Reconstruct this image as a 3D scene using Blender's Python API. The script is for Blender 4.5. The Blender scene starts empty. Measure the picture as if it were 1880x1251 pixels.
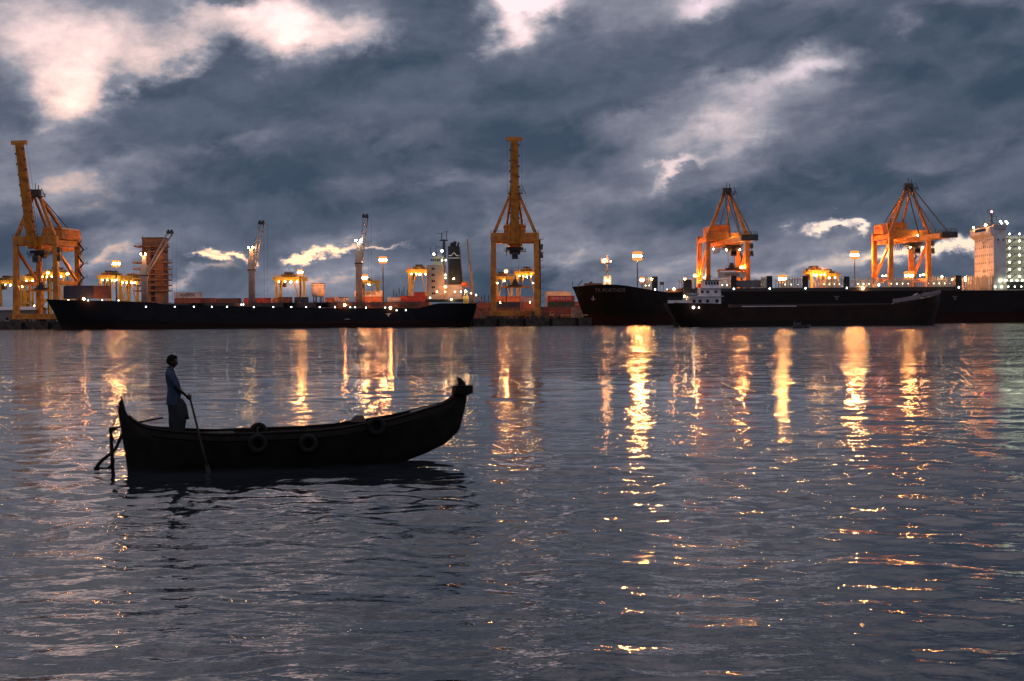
import bpy, bmesh, math, random
import numpy as np
from mathutils import Vector, Matrix
from mathutils.bvhtree import BVHTree
R = math.radians
random.seed(7); np.random.seed(7)
SC = bpy.context.scene
COL = SC.collection

# ------------------------------------------------------------------ camera
CAM_H = 3.2; FPX = 2611.0; PITCH = R(0.889); ROLL = R(0.40)
cd = bpy.data.cameras.new("camera"); cam = bpy.data.objects.new("camera", cd); COL.objects.link(cam)
cd.sensor_width = 36.0; cd.lens = 50.0; cd.clip_start = 0.1; cd.clip_end = 20000
cam.matrix_world = Matrix.Translation((0, 0, CAM_H)) @ Matrix.Rotation(R(90) - PITCH, 4, 'X') @ Matrix.Rotation(-ROLL, 4, 'Z')
SC.camera = cam
SC.view_settings.view_transform = 'Standard'; SC.view_settings.look = 'None'
SC.view_settings.exposure = 0.0; SC.view_settings.gamma = 1.0
SC.cycles.max_bounces = 5; SC.cycles.diffuse_bounces = 2; SC.cycles.glossy_bounces = 3
SC.cycles.transmission_bounces = 3; SC.cycles.use_denoising = True
SC.cycles.sample_clamp_indirect = 40.0; SC.cycles.caustics_reflective = False; SC.cycles.caustics_refractive = False

def ray(px, py):
    """world direction of a place in the 1880 x 1251 photograph (used to survey where things stand)"""
    dx = px - 940.0; dy = py - 625.5
    x = dx * math.cos(ROLL) - dy * math.sin(ROLL)
    y = dy * math.cos(ROLL) + dx * math.sin(ROLL)
    f = Vector((0, math.cos(PITCH), -math.sin(PITCH))); u = Vector((0, math.sin(PITCH), math.cos(PITCH)))
    return Vector((1, 0, 0)) * x + f * FPX - u * y
def at(px, py, Y):
    d = ray(px, py); return Vector((0, 0, CAM_H)) + d * (Y / d.y)
def XX(px, Y, py=560): return at(px, py, Y).x
def ZZ(px, py, Y): return at(px, py, Y).z

# ------------------------------------------------------------------ world: dusk sky under broken stratocumulus
W = bpy.data.worlds.new("World"); SC.world = W; W.use_nodes = True
def build_world():
    nt = W.node_tree; nt.nodes.clear(); N = nt.nodes; L = nt.links
    def nd(t, **k):
        n = N.new(t)
        for a, b in k.items(): setattr(n, a, b)
        return n
    def setin(sock, v):
        if isinstance(v, bpy.types.NodeSocket): L.new(v, sock)
        else: sock.default_value = v
    def math_(op, a, b=0.0, c=None):
        n = nd('ShaderNodeMath', operation=op); setin(n.inputs[0], a); setin(n.inputs[1], b)
        if c is not None: setin(n.inputs[2], c)
        return n.outputs[0]
    def vec(op, a, b=(0, 0, 0)):
        n = nd('ShaderNodeVectorMath', operation=op); setin(n.inputs[0], a); setin(n.inputs[1], b)
        return n.outputs['Value'] if op in ('DOT_PRODUCT', 'LENGTH') else n.outputs['Vector']
    def comb(x, y, z=0.0):
        n = nd('ShaderNodeCombineXYZ'); setin(n.inputs[0], x); setin(n.inputs[1], y); setin(n.inputs[2], z); return n.outputs[0]
    def noise(v, scale, detail, rough=0.55, lac=2.0, col=False):
        n = nd('ShaderNodeTexNoise'); setin(n.inputs['Vector'], v); n.inputs['Scale'].default_value = scale
        n.inputs['Detail'].default_value = detail; n.inputs['Roughness'].default_value = rough; n.inputs['Lacunarity'].default_value = lac
        return n.outputs['Color'] if col else n.outputs['Fac']
    tc = nd('ShaderNodeTexCoord'); D = tc.outputs['Generated']
    sp = nd('ShaderNodeSeparateXYZ'); L.new(D, sp.inputs[0]); x, y, z = sp.outputs
    az = math_('ARCTAN2', x, y); el = math_('ARCSINE', z)
    elp = math_('ABSOLUTE', el)
    # cloud deck seen in perspective
    den = math_('ADD', elp, 0.26)
    P = comb(math_('DIVIDE', az, den), math_('DIVIDE', math_('ADD', math_('MULTIPLY', az, 0.30), 1.0), den), 0.37)
    wv = vec('SUBTRACT', noise(P, 3.2, 3.0, col=True), (0.5, 0.5, 0.5))
    q0 = comb(az, el, 0.0)
    wq = vec('SUBTRACT', noise(comb(math_('MULTIPLY', az, 13.0), math_('MULTIPLY', el, 19.0), 3.1), 1.0, 7.0, 0.62, col=True), (0.5, 0.5, 0.5))
    q = vec('ADD', q0, vec('MULTIPLY', wq, (0.095, 0.062, 0.0)))
    q = vec('MULTIPLY', q, (1, 1, 0)); q = vec('ADD', q, (0, 0, 1))
    Pw = vec('ADD', P, vec('MULTIPLY', wv, (0.22, 0.22, 0.0)))
    n1 = noise(Pw, 2.1, 7.0, 0.55); Q2 = comb(az, math_('MULTIPLY', math_('SUBTRACT', el, math_('MULTIPLY', az, 0.10)), 1.8), 0.9)
    Q2 = vec('ADD', Q2, vec('MULTIPLY', vec('SUBTRACT', noise(Q2, 12.0, 4.0, 0.55, col=True), (0.5, 0.5, 0.5)), (0.055, 0.055, 0.0)))
    n2 = noise(vec('ADD', Q2, (7.3, 1.9, 2.2)), 17.0, 8.0, 0.58)
    n3 = noise(vec('ADD', q0, (0, 0, 4.0)), 20.0, 6.0, 0.6)
    t = math_('MULTIPLY_ADD', math_('SUBTRACT', n1, 0.5), 1.05, 0.34)
    t = math_('MULTIPLY_ADD', math_('SUBTRACT', n2, 0.5), 0.66, t)
    t = math_('MULTIPLY_ADD', math_('SUBTRACT', n3, 0.5), 0.34, t)
    # thin and thick parts of the deck: (px, py, rx, ry, tilt deg, weight)
    BL = [(110, 90, 190, 95, 12, .30), (100, 185, 55, 40, 30, .28), (280, 55, 160, 45, 10, .22), (345, 100, 60, 40, 30, .25), (195, 150, 70, 45, 40, .30),
          (600, 62, 125, 26, 8, .34), (480, 32, 60, 22, 0, .30), (925, 62, 55, 30, 45, .45), (965, 8, 60, 18, 0, .55), (1285, 8, 45, 20, 0, .40), (520, 90, 40, 40, 0, .25),
          (1470, 115, 95, 28, 12, .36), (1420, 150, 150, 30, 10, .20), (1660, 45, 22, 20, 0, .22), (1320, 250, 140, 30, 20, .28), (1245, 312, 60, 9, 22, .42), (1370, 268, 45, 22, 30, .20),
          (1488, 413, 17, 8, 20, .72), (1520, 405, 22, 5, 12, .6), (1572, 399, 20, 5, -5, .62), (1745, 458, 90, 9, 2, .62), (1660, 468, 50, 9, 10, .50), (1850, 455, 60, 14, 0, .5),
          (362, 486, 12, 6, -20, .52), (392, 477, 18, 5, 0, .52), (424, 487, 12, 5, 0, .48), (525, 485, 22, 6, 10, .54), (562, 478, 32, 6, 16, .50), (610, 470, 44, 5, 14, .40), (690, 463, 60, 4, 5, .25),
          (200, 318, 170, 16, 5, .08), (430, 268, 80, 14, 10, .10), (330, 515, 60, 9, 8, .16), (180, 470, 45, 16, 20, .25), (660, 515, 120, 10, 5, .14), (1080, 470, 80, 12, 10, .16), (1340, 320, 160, 30, 20, .12),
          (20, 360, 90, 18, -10, .10), (1250, 490, 60, 14, 20, .14), (1430, 500, 120, 8, 10, .22), (860, 330, 160, 16, 3, .08), (600, 535, 900, 18, 0, .06), (1180, 230, 60, 22, 20, .16),
          (350, 200, 170, 62, 8, -.30), (740, 150, 160, 62, 10, -.28), (1080, 165, 210, 62, 6, -.34), (5, 170, 55, 60, 0, -.26), (1620, 50, 190, 60, -8, -.26), (1640, 250, 220, 36, 14, -.22), (1800, 120, 160, 50, 0, -.20),
          (620, 290, 130, 26, 4, -.14), (1250, 60, 130, 36, 0, -.20), (790, 40, 70, 50, 30, -.30), (400, 15, 50, 16, 0, -.25), (1490, 145, 40, 12, 0, -.25), (1750, 330, 170, 40, 8, -.12), (700, 395, 320, 26, 2, -.10), (1150, 400, 200, 30, 4, -.10), (130, 390, 120, 24, 0, -.08), (1600, 370, 90, 14, 15, -.1)]
    wsum = t
    for (px, py, rx, ry, tl, w) in BL:
        d = ray(px, py).normalized(); a0 = math.atan2(d.x, d.y); e0 = math.asin(d.z)
        c, s = math.cos(R(tl)), math.sin(R(tl)); sx, sy = FPX / rx, FPX / ry
        A = (c * sx, s * sx, -(c * a0 + s * e0) * sx); B = (-s * sy, c * sy, -(-s * a0 + c * e0) * sy)
        v = comb(vec('DOT_PRODUCT', q, A), vec('DOT_PRODUCT', q, B))
        g = math_('EXPONENT', math_('MULTIPLY', vec('DOT_PRODUCT', v, v), -0.75))
        wsum = math_('MULTIPLY_ADD', g, w, wsum)
    blob = math_('SUBTRACT', wsum, t)
    hup = nd('ShaderNodeMapRange'); L.new(elp, hup.inputs[0]); hup.inputs[1].default_value = 0.17; hup.inputs[2].default_value = 0.50; hup.inputs[4].default_value = 0.42
    wsum = math_('ADD', math_('ADD', wsum, 0.05), hup.outputs[0])
    # lower, darker broken layer with firmer edges
    lowv = vec('ADD', Q2, (3.1, 8.4, 1.3))
    nl = noise(lowv, 8.0, 8.0, 0.56)
    nl2 = noise(vec('ADD', lowv, (0.0, 0.022, 0.0)), 8.0, 8.0, 0.56)
    mk = nd('ShaderNodeMapRange', interpolation_type='SMOOTHSTEP'); L.new(math_('MULTIPLY_ADD', blob, -0.62, math_('SUBTRACT', nl, math_('MULTIPLY', hup.outputs[0], 0.25))), mk.inputs[0]); mk.inputs[1].default_value = 0.43; mk.inputs[2].default_value = 0.61; mk.inputs[4].default_value = 0.85
    rp = nd('ShaderNodeValToRGB'); L.new(wsum, rp.inputs[0]); cr = rp.color_ramp
    pts = [(0.0, (.046, .068, .102)), (0.18, (.068, .090, .130)), (0.36, (.125, .140, .188)), (0.52, (.205, .213, .268)), (0.70, (.35, .345, .40)), (0.90, (.56, .53, .58)), (1.0, (.72, .67, .71))]
    cr.elements[0].position = pts[0][0]; cr.elements[0].color = (*pts[0][1], 1)
    cr.elements[1].position = pts[-1][0]; cr.elements[1].color = (*pts[-1][1], 1)
    for p, c in pts[1:-1]:
        e = cr.elements.new(p); e.color = (*c, 1)
    # gaps turn from cream at the horizon to pink higher up
    hi = nd('ShaderNodeMapRange'); L.new(elp, hi.inputs[0]); hi.inputs[1].default_value = 0.04; hi.inputs[2].default_value = 0.10
    tint = nd('ShaderNodeMix', data_type='RGBA'); L.new(hi.outputs[0], tint.inputs[0])
    tint.inputs[6].default_value = (1.06, 0.98, 0.74, 1); tint.inputs[7].default_value = (1.0, 0.87, 1.0, 1)
    lit = nd('ShaderNodeMapRange'); L.new(wsum, lit.inputs[0]); lit.inputs[1].default_value = 0.58; lit.inputs[2].default_value = 1.05
    tm = nd('ShaderNodeMix', data_type='RGBA'); L.new(lit.outputs[0], tm.inputs[0]); tm.inputs[6].default_value = (1, 1, 1, 1); L.new(tint.outputs[2], tm.inputs[7])
    cl = nd('ShaderNodeMix', data_type='RGBA', blend_type='MULTIPLY'); cl.inputs[0].default_value = 1.0
    L.new(rp.outputs[0], cl.inputs[6]); L.new(tm.outputs[2], cl.inputs[7])
    lowc = nd('ShaderNodeValToRGB'); L.new(math_('MULTIPLY_ADD', math_('SUBTRACT', nl2, nl), 3.0, math_('MULTIPLY_ADD', math_('SUBTRACT', n1, 0.5), 1.2, 0.42)), lowc.inputs[0])
    lowc.color_ramp.elements[0].position = 0.1; lowc.color_ramp.elements[0].color = (.036, .058, .094, 1); lowc.color_ramp.elements[1].position = 0.9; lowc.color_ramp.elements[1].color = (.115, .138, .192, 1)
    c2 = nd('ShaderNodeMix', data_type='RGBA'); L.new(mk.outputs[0], c2.inputs[0]); L.new(cl.outputs[2], c2.inputs[6]); L.new(lowc.outputs[0], c2.inputs[7])
    bgc = nd('ShaderNodeBackground'); L.new(c2.outputs[2], bgc.inputs[0]); bgc.inputs[1].default_value = 1.16
    sky = nd('ShaderNodeTexSky', sky_type='NISHITA'); sky.sun_disc = False; sky.sun_elevation = R(2.0); sky.sun_rotation = R(-12); sky.dust_density = 2.0
    bgs = nd('ShaderNodeBackground'); L.new(sky.outputs[0], bgs.inputs[0])
    gapk = math_('MULTIPLY', math_('MULTIPLY', lit.outputs[0], math_('SUBTRACT', 1.0, mk.outputs[0])), 0.05); L.new(gapk, bgs.inputs[1])
    ad = nd('ShaderNodeAddShader'); L.new(bgc.outputs[0], ad.inputs[0]); L.new(bgs.outputs[0], ad.inputs[1])
    out = nd('ShaderNodeOutputWorld'); L.new(ad.outputs[0], out.inputs[0])
build_world()
W.cycles.sampling_method = 'MANUAL'; W.cycles.sample_map_resolution = 512

# the sun has almost set behind the port; only a faint wide glow comes through the deck
sd = bpy.data.lights.new("sun", 'SUN'); sd.energy = 0.03; sd.angle = R(60); sd.color = (1.0, 0.85, 0.78)
so = bpy.data.objects.new("sun", sd); COL.objects.link(so)
so.rotation_euler = Vector((math.sin(R(-12)), math.cos(R(-12)), math.tan(R(25)))).to_track_quat('Z', 'Y').to_euler()

# ------------------------------------------------------------------ materials
MATS = {}
def mat(name, col, rough=0.6, metal=0.0, var=0.25, scale=1.5, bump=0.0, dirt=None, spec=None):
    if name in MATS: return MATS[name]
    m = bpy.data.materials.new(name); m.use_nodes = True; nt = m.node_tree; b = nt.nodes['Principled BSDF']
    b.inputs['Roughness'].default_value = rough; b.inputs['Metallic'].default_value = metal
    if spec is not None: b.inputs['Specular IOR Level'].default_value = spec
    tc = nt.nodes.new('ShaderNodeTexCoord'); n = nt.nodes.new('ShaderNodeTexNoise'); n.inputs['Scale'].default_value = scale; n.inputs['Detail'].default_value = 6
    nt.links.new(tc.outputs['Object'], n.inputs['Vector'])
    r = nt.nodes.new('ShaderNodeValToRGB'); nt.links.new(n.outputs['Fac'], r.inputs[0])
    lo = tuple(c * (1 - var) for c in col); hi = tuple(min(1, c * (1 + var)) for c in col)
    if dirt: lo = dirt
    r.color_ramp.elements[0].position = 0.3; r.color_ramp.elements[0].color = (*lo, 1)
    r.color_ramp.elements[1].position = 0.62; r.color_ramp.elements[1].color = (*hi, 1)
    nt.links.new(r.outputs[0], b.inputs['Base Color'])
    if bump:
        bp = nt.nodes.new('ShaderNodeBump'); bp.inputs['Strength'].default_value = 0.6; bp.inputs['Distance'].default_value = bump
        nt.links.new(n.outputs['Fac'], bp.inputs['Height']); nt.links.new(bp.outputs[0], b.inputs['Normal'])
    MATS[name] = m; return m
def emis(name, col, strength):
    if name in MATS: return MATS[name]
    m = bpy.data.materials.new(name); m.use_nodes = True; nt = m.node_tree; nt.nodes.clear()
    e = nt.nodes.new('ShaderNodeEmission'); e.inputs[0].default_value = (*col, 1); e.inputs[1].default_value = strength
    o = nt.nodes.new('ShaderNodeOutputMaterial'); nt.links.new(e.outputs[0], o.inputs[0]); MATS[name] = m; return m
def hull_mat(name, top, boot, zb):
    if name in MATS: return MATS[name]
    m = mat(name, top, 0.55, 0, 0.3, 0.25, dirt=tuple(c * .55 + .003 for c in top), spec=.15); nt = m.node_tree; b = nt.nodes['Principled BSDF']
    src = b.inputs['Base Color'].links[0].from_socket
    g = nt.nodes.new('ShaderNodeTexCoord'); s = nt.nodes.new('ShaderNodeSeparateXYZ'); nt.links.new(g.outputs['Object'], s.inputs[0])
    c = nt.nodes.new('ShaderNodeMath'); c.operation = 'LESS_THAN'; nt.links.new(s.outputs[2], c.inputs[0]); c.inputs[1].default_value = zb
    mx = nt.nodes.new('ShaderNodeMix'); mx.data_type = 'RGBA'; nt.links.new(c.outputs[0], mx.inputs[0]); nt.links.new(src, mx.inputs[6]); mx.inputs[7].default_value = (*boot, 1)
    nt.links.new(mx.outputs[2], b.inputs['Base Color']); return m

M_CRANE = mat('crane_orange', (.60, .225, .024), .45, 0, .12, .5, dirt=(.36, .11, .018))
M_CRANE_D = mat('crane_dark_steel', (.06, .045, .035), .6, 0, .4, .6)
M_RTG = mat('yard_crane_yellow', (.62, .36, .05), .45, 0, .15, .5)
M_STEEL = mat('dark_steel', (.05, .05, .052), .55, .3)
M_GREY = mat('grey_paint', (.34, .33, .34), .5, 0, .15, .4)
M_WHITE = mat('white_paint', (.66, .63, .60), .5, 0, .10, .3, dirt=(.5, .45, .4))
M_TAN = mat('deck_crane_tan', (.52, .37, .29), .5, 0, .15, .4)
M_GLASS = mat('window_glass', (.012, .014, .018), .1, 0, .1)
M_BLACK = mat('black_paint', (.014, .014, .016), .5, 0, .3)
M_CONC = mat('quay_concrete', (.055, .045, .038), .9, 0, .5, .4, spec=.1)
M_ROPE = mat('rope', (.05, .04, .03), .9, 0, .3)
M_RUBBER = mat('rubber', (.009, .009, .009), .8, 0, .3, 8, spec=.15)
M_LETTER_W = mat('white_lettering', (.6, .6, .58), .6, 0, .1)
M_LETTER_K = mat('dark_lettering', (.02, .025, .04), .6, 0, .1)
E_SOD = emis('sodium_lamp', (1.0, .33, .085), 1600.0)
E_SOD_S = emis('sodium_small', (1.0, .33, .085), 190.0)
E_WARM = emis('warm_flood', (1.0, .55, .20), 150.0)
E_DECK = emis('white_deck_lamp', (.95, 1.0, .90), 12.0)
E_FLOODW = emis('white_flood', (1.0, .95, .8), 90.0)
E_GREEN = emis('tube_lamp', (.95, 1.0, .66), 15.0)
E_SOD2 = emis('sodium_lamp_dimmer', (1.0, .33, .085), 480.0)
E_HALO = emis('amber_halo_ring', (1.0, .34, .07), 1.15)  # weak orange emission imitating the halo around bright lamps
E_RED = emis('red_beacon', (1.0, .08, .1), 60.0)
E_WIN = emis('lit_window', (1.0, .8, .45), 1.2)

# ------------------------------------------------------------------ mesh helpers
class MB:
    def __init__(s): s.v = []; s.f = []
    def add(s, v, f):
        o = len(s.v); s.v += [tuple(p) for p in v]; s.f += [tuple(i + o for i in q) for q in f]; return s
    def box(s, x0, x1, y0, y1, z0, z1):
        v = [(x, y, z) for z in (z0, z1) for y in (y0, y1) for x in (x0, x1)]
        return s.add(v, [(0, 2, 3, 1), (4, 5, 7, 6), (0, 1, 5, 4), (2, 6, 7, 3), (0, 4, 6, 2), (1, 3, 7, 5)])
    def bar(s, p0, p1, w, d=None, w1=None, d1=None):
        p0 = Vector(p0); p1 = Vector(p1); d = d or w; w1 = w1 or w; d1 = d1 or d
        a = (p1 - p0).normalized(); up = Vector((0, 0, 1)) if abs(a.z) < .9 else Vector((0, 1, 0))
        u = a.cross(up).normalized(); t = u.cross(a).normalized()
        v = []
        for p, ww, dd in ((p0, w, d), (p1, w1, d1)):
            for i, j in ((-1, -1), (1, -1), (1, 1), (-1, 1)): v.append(p + u * (i * ww / 2) + t * (j * dd / 2))
        return s.add(v, [(0, 1, 2, 3), (7, 6, 5, 4), (0, 4, 5, 1), (1, 5, 6, 2), (2, 6, 7, 3), (3, 7, 4, 0)])
    def tube(s, pts, r, n=8, cap=True):
        pts = [Vector(p) for p in pts]; rs = r if isinstance(r, (list, tuple)) else [r] * len(pts); o = []
        for i, p in enumerate(pts):
            a = (pts[min(i + 1, len(pts) - 1)] - pts[max(i - 1, 0)]).normalized()
            up = Vector((0, 0, 1)) if abs(a.z) < .9 else Vector((0, 1, 0))
            u = a.cross(up).normalized(); t = u.cross(a).normalized()
            o += [p + (u * math.cos(2 * math.pi * k / n) + t * math.sin(2 * math.pi * k / n)) * rs[i] for k in range(n)]
        f = [(i * n + k, i * n + (k + 1) % n, (i + 1) * n + (k + 1) % n, (i + 1) * n + k) for i in range(len(pts) - 1) for k in range(n)]
        if cap: f += [tuple(range(n - 1, -1, -1)), tuple((len(pts) - 1) * n + k for k in range(n))]
        return s.add(o, f)
    def lathe(s, prof, n=16, c=(0, 0, 0), sx=1, sy=1):
        o = [(c[0] + r * sx * math.cos(2 * math.pi * k / n), c[1] + r * sy * math.sin(2 * math.pi * k / n), c[2] + z) for r, z in prof for k in range(n)]
        f = [(i * n + k, i * n + (k + 1) % n, (i + 1) * n + (k + 1) % n, (i + 1) * n + k) for i in range(len(prof) - 1) for k in range(n)]
        f += [tuple(range(n - 1, -1, -1)), tuple((len(prof) - 1) * n + k for k in range(n))]
        return s.add(o, f)
    def ball(s, c, r, n=8, m=5, sz=1.0):
        return s.lathe([(max(1e-3, r * math.sin(math.pi * i / m)), -r * sz * math.cos(math.pi * i / m)) for i in range(m + 1)], n, c)
    def torus(s, c, R_, r, axis='y', n=20, m=8):
        o = []
        for i in range(n):
            a = 2 * math.pi * i / n
            for j in range(m):
                b = 2 * math.pi * j / m; rr = R_ + r * math.cos(b); h = r * math.sin(b)
                p = (rr * math.cos(a), h, rr * math.sin(a)) if axis == 'y' else (rr * math.cos(a), rr * math.sin(a), h)
                o.append((c[0] + p[0], c[1] + p[1], c[2] + p[2]))
        return s.add(o, [(i * m + j, i * m + (j + 1) % m, ((i + 1) % n) * m + (j + 1) % m, ((i + 1) % n) * m + j) for i in range(n) for j in range(m)])
    def prism(s, poly, y0, y1):
        n = len(poly); v = [(x, y0, z) for x, z in poly] + [(x, y1, z) for x, z in poly]
        return s.add(v, [tuple(range(n)), tuple(range(2 * n - 1, n - 1, -1))] + [(i, i + n, (i + 1) % n + n, (i + 1) % n) for i in range(n)])
    def rail(s, p0, p1, h=1.1, n=6, r=.05):
        p0 = Vector(p0); p1 = Vector(p1); z = Vector((0, 0, 1))
        for k in range(n + 1):
            p = p0.lerp(p1, k / n); s.bar(p, p + z * h, r)
        s.bar(p0 + z * h, p1 + z * h, r); s.bar(p0 + z * h * .5, p1 + z * h * .5, r); return s
    def mesh(s, name):
        me = bpy.data.meshes.new(name); me.from_pydata(s.v, [], s.f); me.update()
        bm = bmesh.new(); bm.from_mesh(me); bmesh.ops.recalc_face_normals(bm, faces=bm.faces); bm.to_mesh(me); bm.free(); return me
    def build(s, name, m, parent=None, smooth=False, label=None):
        return link(name, s.mesh(name), m, parent, smooth, label)
def link(name, me, m, parent=None, smooth=False, label=None):
    if m is not None and not me.materials: me.materials.append(m)
    o = bpy.data.objects.new(name, me); COL.objects.link(o)
    if smooth: me.polygons.foreach_set('use_smooth', [True] * len(me.polygons))
    if parent: o.parent = parent
    if label: o['label'] = label
    return o
def tag(o, label, cat, group=None):
    o['label'] = label; o['category'] = cat
    if group: o['group'] = group
    return o
def thing(name, label, cat, loc=(0, 0, 0), rz=0.0, group=None):
    o = bpy.data.objects.new(name, None); COL.objects.link(o); o.location = loc; o.rotation_euler = (0, 0, rz); o.empty_display_size = .5
    return tag(o, label, cat, group)
def struct(o): o['kind'] = 'structure'; return o
def text(name, s, size, m, parent, loc, rot, ext=.02):
    cu = bpy.data.curves.new('t', 'FONT'); cu.body = s; cu.size = size; cu.extrude = ext; cu.align_x = 'CENTER'; cu.align_y = 'CENTER'; cu.resolution_u = 2
    t = bpy.data.objects.new('t', cu); COL.objects.link(t); dg = bpy.context.evaluated_depsgraph_get()
    me = bpy.data.meshes.new_from_object(t.evaluated_get(dg)); bpy.data.objects.remove(t); bpy.data.curves.remove(cu)
    me.materials.clear(); o = link(name, me, m, parent); o.location = loc; o.rotation_euler = rot; return o
SHARED = {}
def bulb(name, r, m, parent, loc, sz=1.0):
    k = (name, r, m.name)
    if k not in SHARED:
        SHARED[k] = MB().ball((0, 0, 0), r, 8, 5, sz).mesh(name); SHARED[k].materials.append(m)
    o = bpy.data.objects.new(name, SHARED[k]); COL.objects.link(o); o.parent = parent; o.location = loc; return o

# ------------------------------------------------------------------ water
def build_water():
    rows = 800; cols = 960
    inv = np.linspace(1 / 8.5, 1 / 230.0, rows); ys = 1 / inv
    ys = np.concatenate([[-250, 2.0, 5.0], ys, [300, 420, 700, 1500]])
    c = np.linspace(-1, 1, cols)
    Xg = np.outer(0.5 * np.clip(ys, 0, 300) + 11, c); Yg = np.repeat(ys[:, None], cols, 1)
    dy = np.gradient(ys)[:, None]; dx = ((Xg[:, 1] - Xg[:, 0]))[:, None]
    sp = np.maximum(np.abs(dy), dx)
    Z = np.zeros_like(Xg)
    rng = np.random.default_rng(11); n = 90
    lam = np.exp(rng.uniform(math.log(.36), math.log(4.5), n))
    th = R(78) + rng.normal(0, R(46), n); ph = rng.uniform(0, 2 * math.pi, n)
    # gusts: slow patches of calmer and rougher water
    g = 0.0
    for k in range(7):
        a = rng.uniform(0, 6.28); l = rng.uniform(9, 34); g = g + np.sin(2 * math.pi * (Xg * math.cos(a) * .6 + Yg * math.sin(a)) / l + rng.uniform(0, 6.28))
    gust = 1 + 0.22 * np.clip(g / 2.0, -1.5, 1.5)
    slope = 0.086 / math.sqrt(n / 2)
    for i in range(n):
        w = .5 if lam[i] > 2.2 else (1.2 if .5 < lam[i] < 1.6 else 1.0)
        att = np.clip((lam[i] / sp - 2.2) / 3.0, 0, 1)
        if att.max() <= 0: continue
        Z += att * w * slope * lam[i] / (2 * math.pi) * np.sin(2 * math.pi / lam[i] * (Xg * math.cos(th[i]) + Yg * math.sin(th[i])) + ph[i])
    Z *= gust
    edge = np.clip((1 - np.abs(c)) * 12, 0, 1)[None, :] * np.clip((ys - 6) / 4, 0, 1)[:, None]
    Z *= edge
    Xg[:, 0] = -2500; Xg[:, -1] = 2500
    nr = len(ys); co = np.stack([Xg, Yg, Z], -1).reshape(-1, 3).astype(np.float32)
    i, j = np.meshgrid(np.arange(nr - 1), np.arange(cols - 1), indexing='ij'); b = (i * cols + j).ravel()
    fa = np.stack([b, b + 1, b + cols + 1, b + cols], 1).astype(np.int32)
    me = bpy.data.meshes.new('water'); me.vertices.add(len(co)); me.vertices.foreach_set('co', co.ravel())
    me.loops.add(fa.size); me.loops.foreach_set('vertex_index', fa.ravel()); me.polygons.add(len(fa))
    me.polygons.foreach_set('loop_start', np.arange(0, fa.size, 4, dtype=np.int32)); me.polygons.foreach_set('use_smooth', np.ones(len(fa), bool))
    me.update(calc_edges=True)
    m = bpy.data.materials.new('harbour_water'); m.use_nodes = True; nt = m.node_tree; p = nt.nodes['Principled BSDF']; L = nt.links
    p.inputs['Base Color'].default_value = (.010, .014, .018, 1); p.inputs['Roughness'].default_value = .05; p.inputs['IOR'].default_value = 1.333
    g = nt.nodes.new('ShaderNodeNewGeometry')
    def nz(sc, det, mp, off):
        v = nt.nodes.new('ShaderNodeMapping'); v.inputs['Scale'].default_value = mp; v.inputs['Location'].default_value = off; v.inputs['Rotation'].default_value = (0, 0, R(-12)); L.new(g.outputs['Position'], v.inputs['Vector'])
        t = nt.nodes.new('ShaderNodeTexNoise'); t.inputs['Scale'].default_value = sc; t.inputs['Detail'].default_value = det; t.inputs['Roughness'].default_value = .5; L.new(v.outputs[0], t.inputs['Vector']); return t.outputs['Fac']
    def bump(h, dist, nrm=None, st=1.0):
        b = nt.nodes.new('ShaderNodeBump'); b.inputs['Distance'].default_value = dist; b.inputs['Filter Width'].default_value = .004; L.new(h, b.inputs['Height'])
        if isinstance(st, float): b.inputs['Strength'].default_value = st
        else: L.new(st, b.inputs['Strength'])
        if nrm is not None: L.new(nrm, b.inputs['Normal'])
        return b.outputs[0]
    s = nt.nodes.new('ShaderNodeSeparateXYZ'); L.new(g.outputs['Position'], s.inputs[0])
    far = nt.nodes.new('ShaderNodeMapRange'); L.new(s.outputs[1], far.inputs[0]); far.inputs[1].default_value = 45; far.inputs[2].default_value = 130
    def mul(a, b):
        k = nt.nodes.new('ShaderNodeMath'); k.operation = 'MULTIPLY'; L.new(a, k.inputs[0])
        if isinstance(b, float): k.inputs[1].default_value = b
        else: L.new(b, k.inputs[1])
        return k.outputs[0]
    pn = nz(.10, 6.0, (.30, 1, 1), (2, 7, 0))          # gusty and calm patches
    pr = nt.nodes.new('ShaderNodeMapRange'); L.new(pn, pr.inputs[0]); pr.inputs[1].default_value = .36; pr.inputs[2].default_value = .62; pr.inputs[3].default_value = .25; pr.inputs[4].default_value = 1.35
    b1 = bump(nz(.45, 3.0, (.75, 1, 1), (3, 1, 0)), .85, None, mul(far.outputs[0], pr.outputs[0]))
    b2 = bump(nz(2.4, 3.0, (.7, 1, 1), (0, 0, 0)), .038, b1, pr.outputs[0])
    b3 = bump(nz(9.0, 2.0, (.8, 1, 1), (9, 4, 0)), .0055, b2, pr.outputs[0])
    L.new(b3, p.inputs['Normal'])
    me.materials.append(m)
    o = bpy.data.objects.new('water', me); COL.objects.link(o); struct(o)
build_water()

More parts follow.
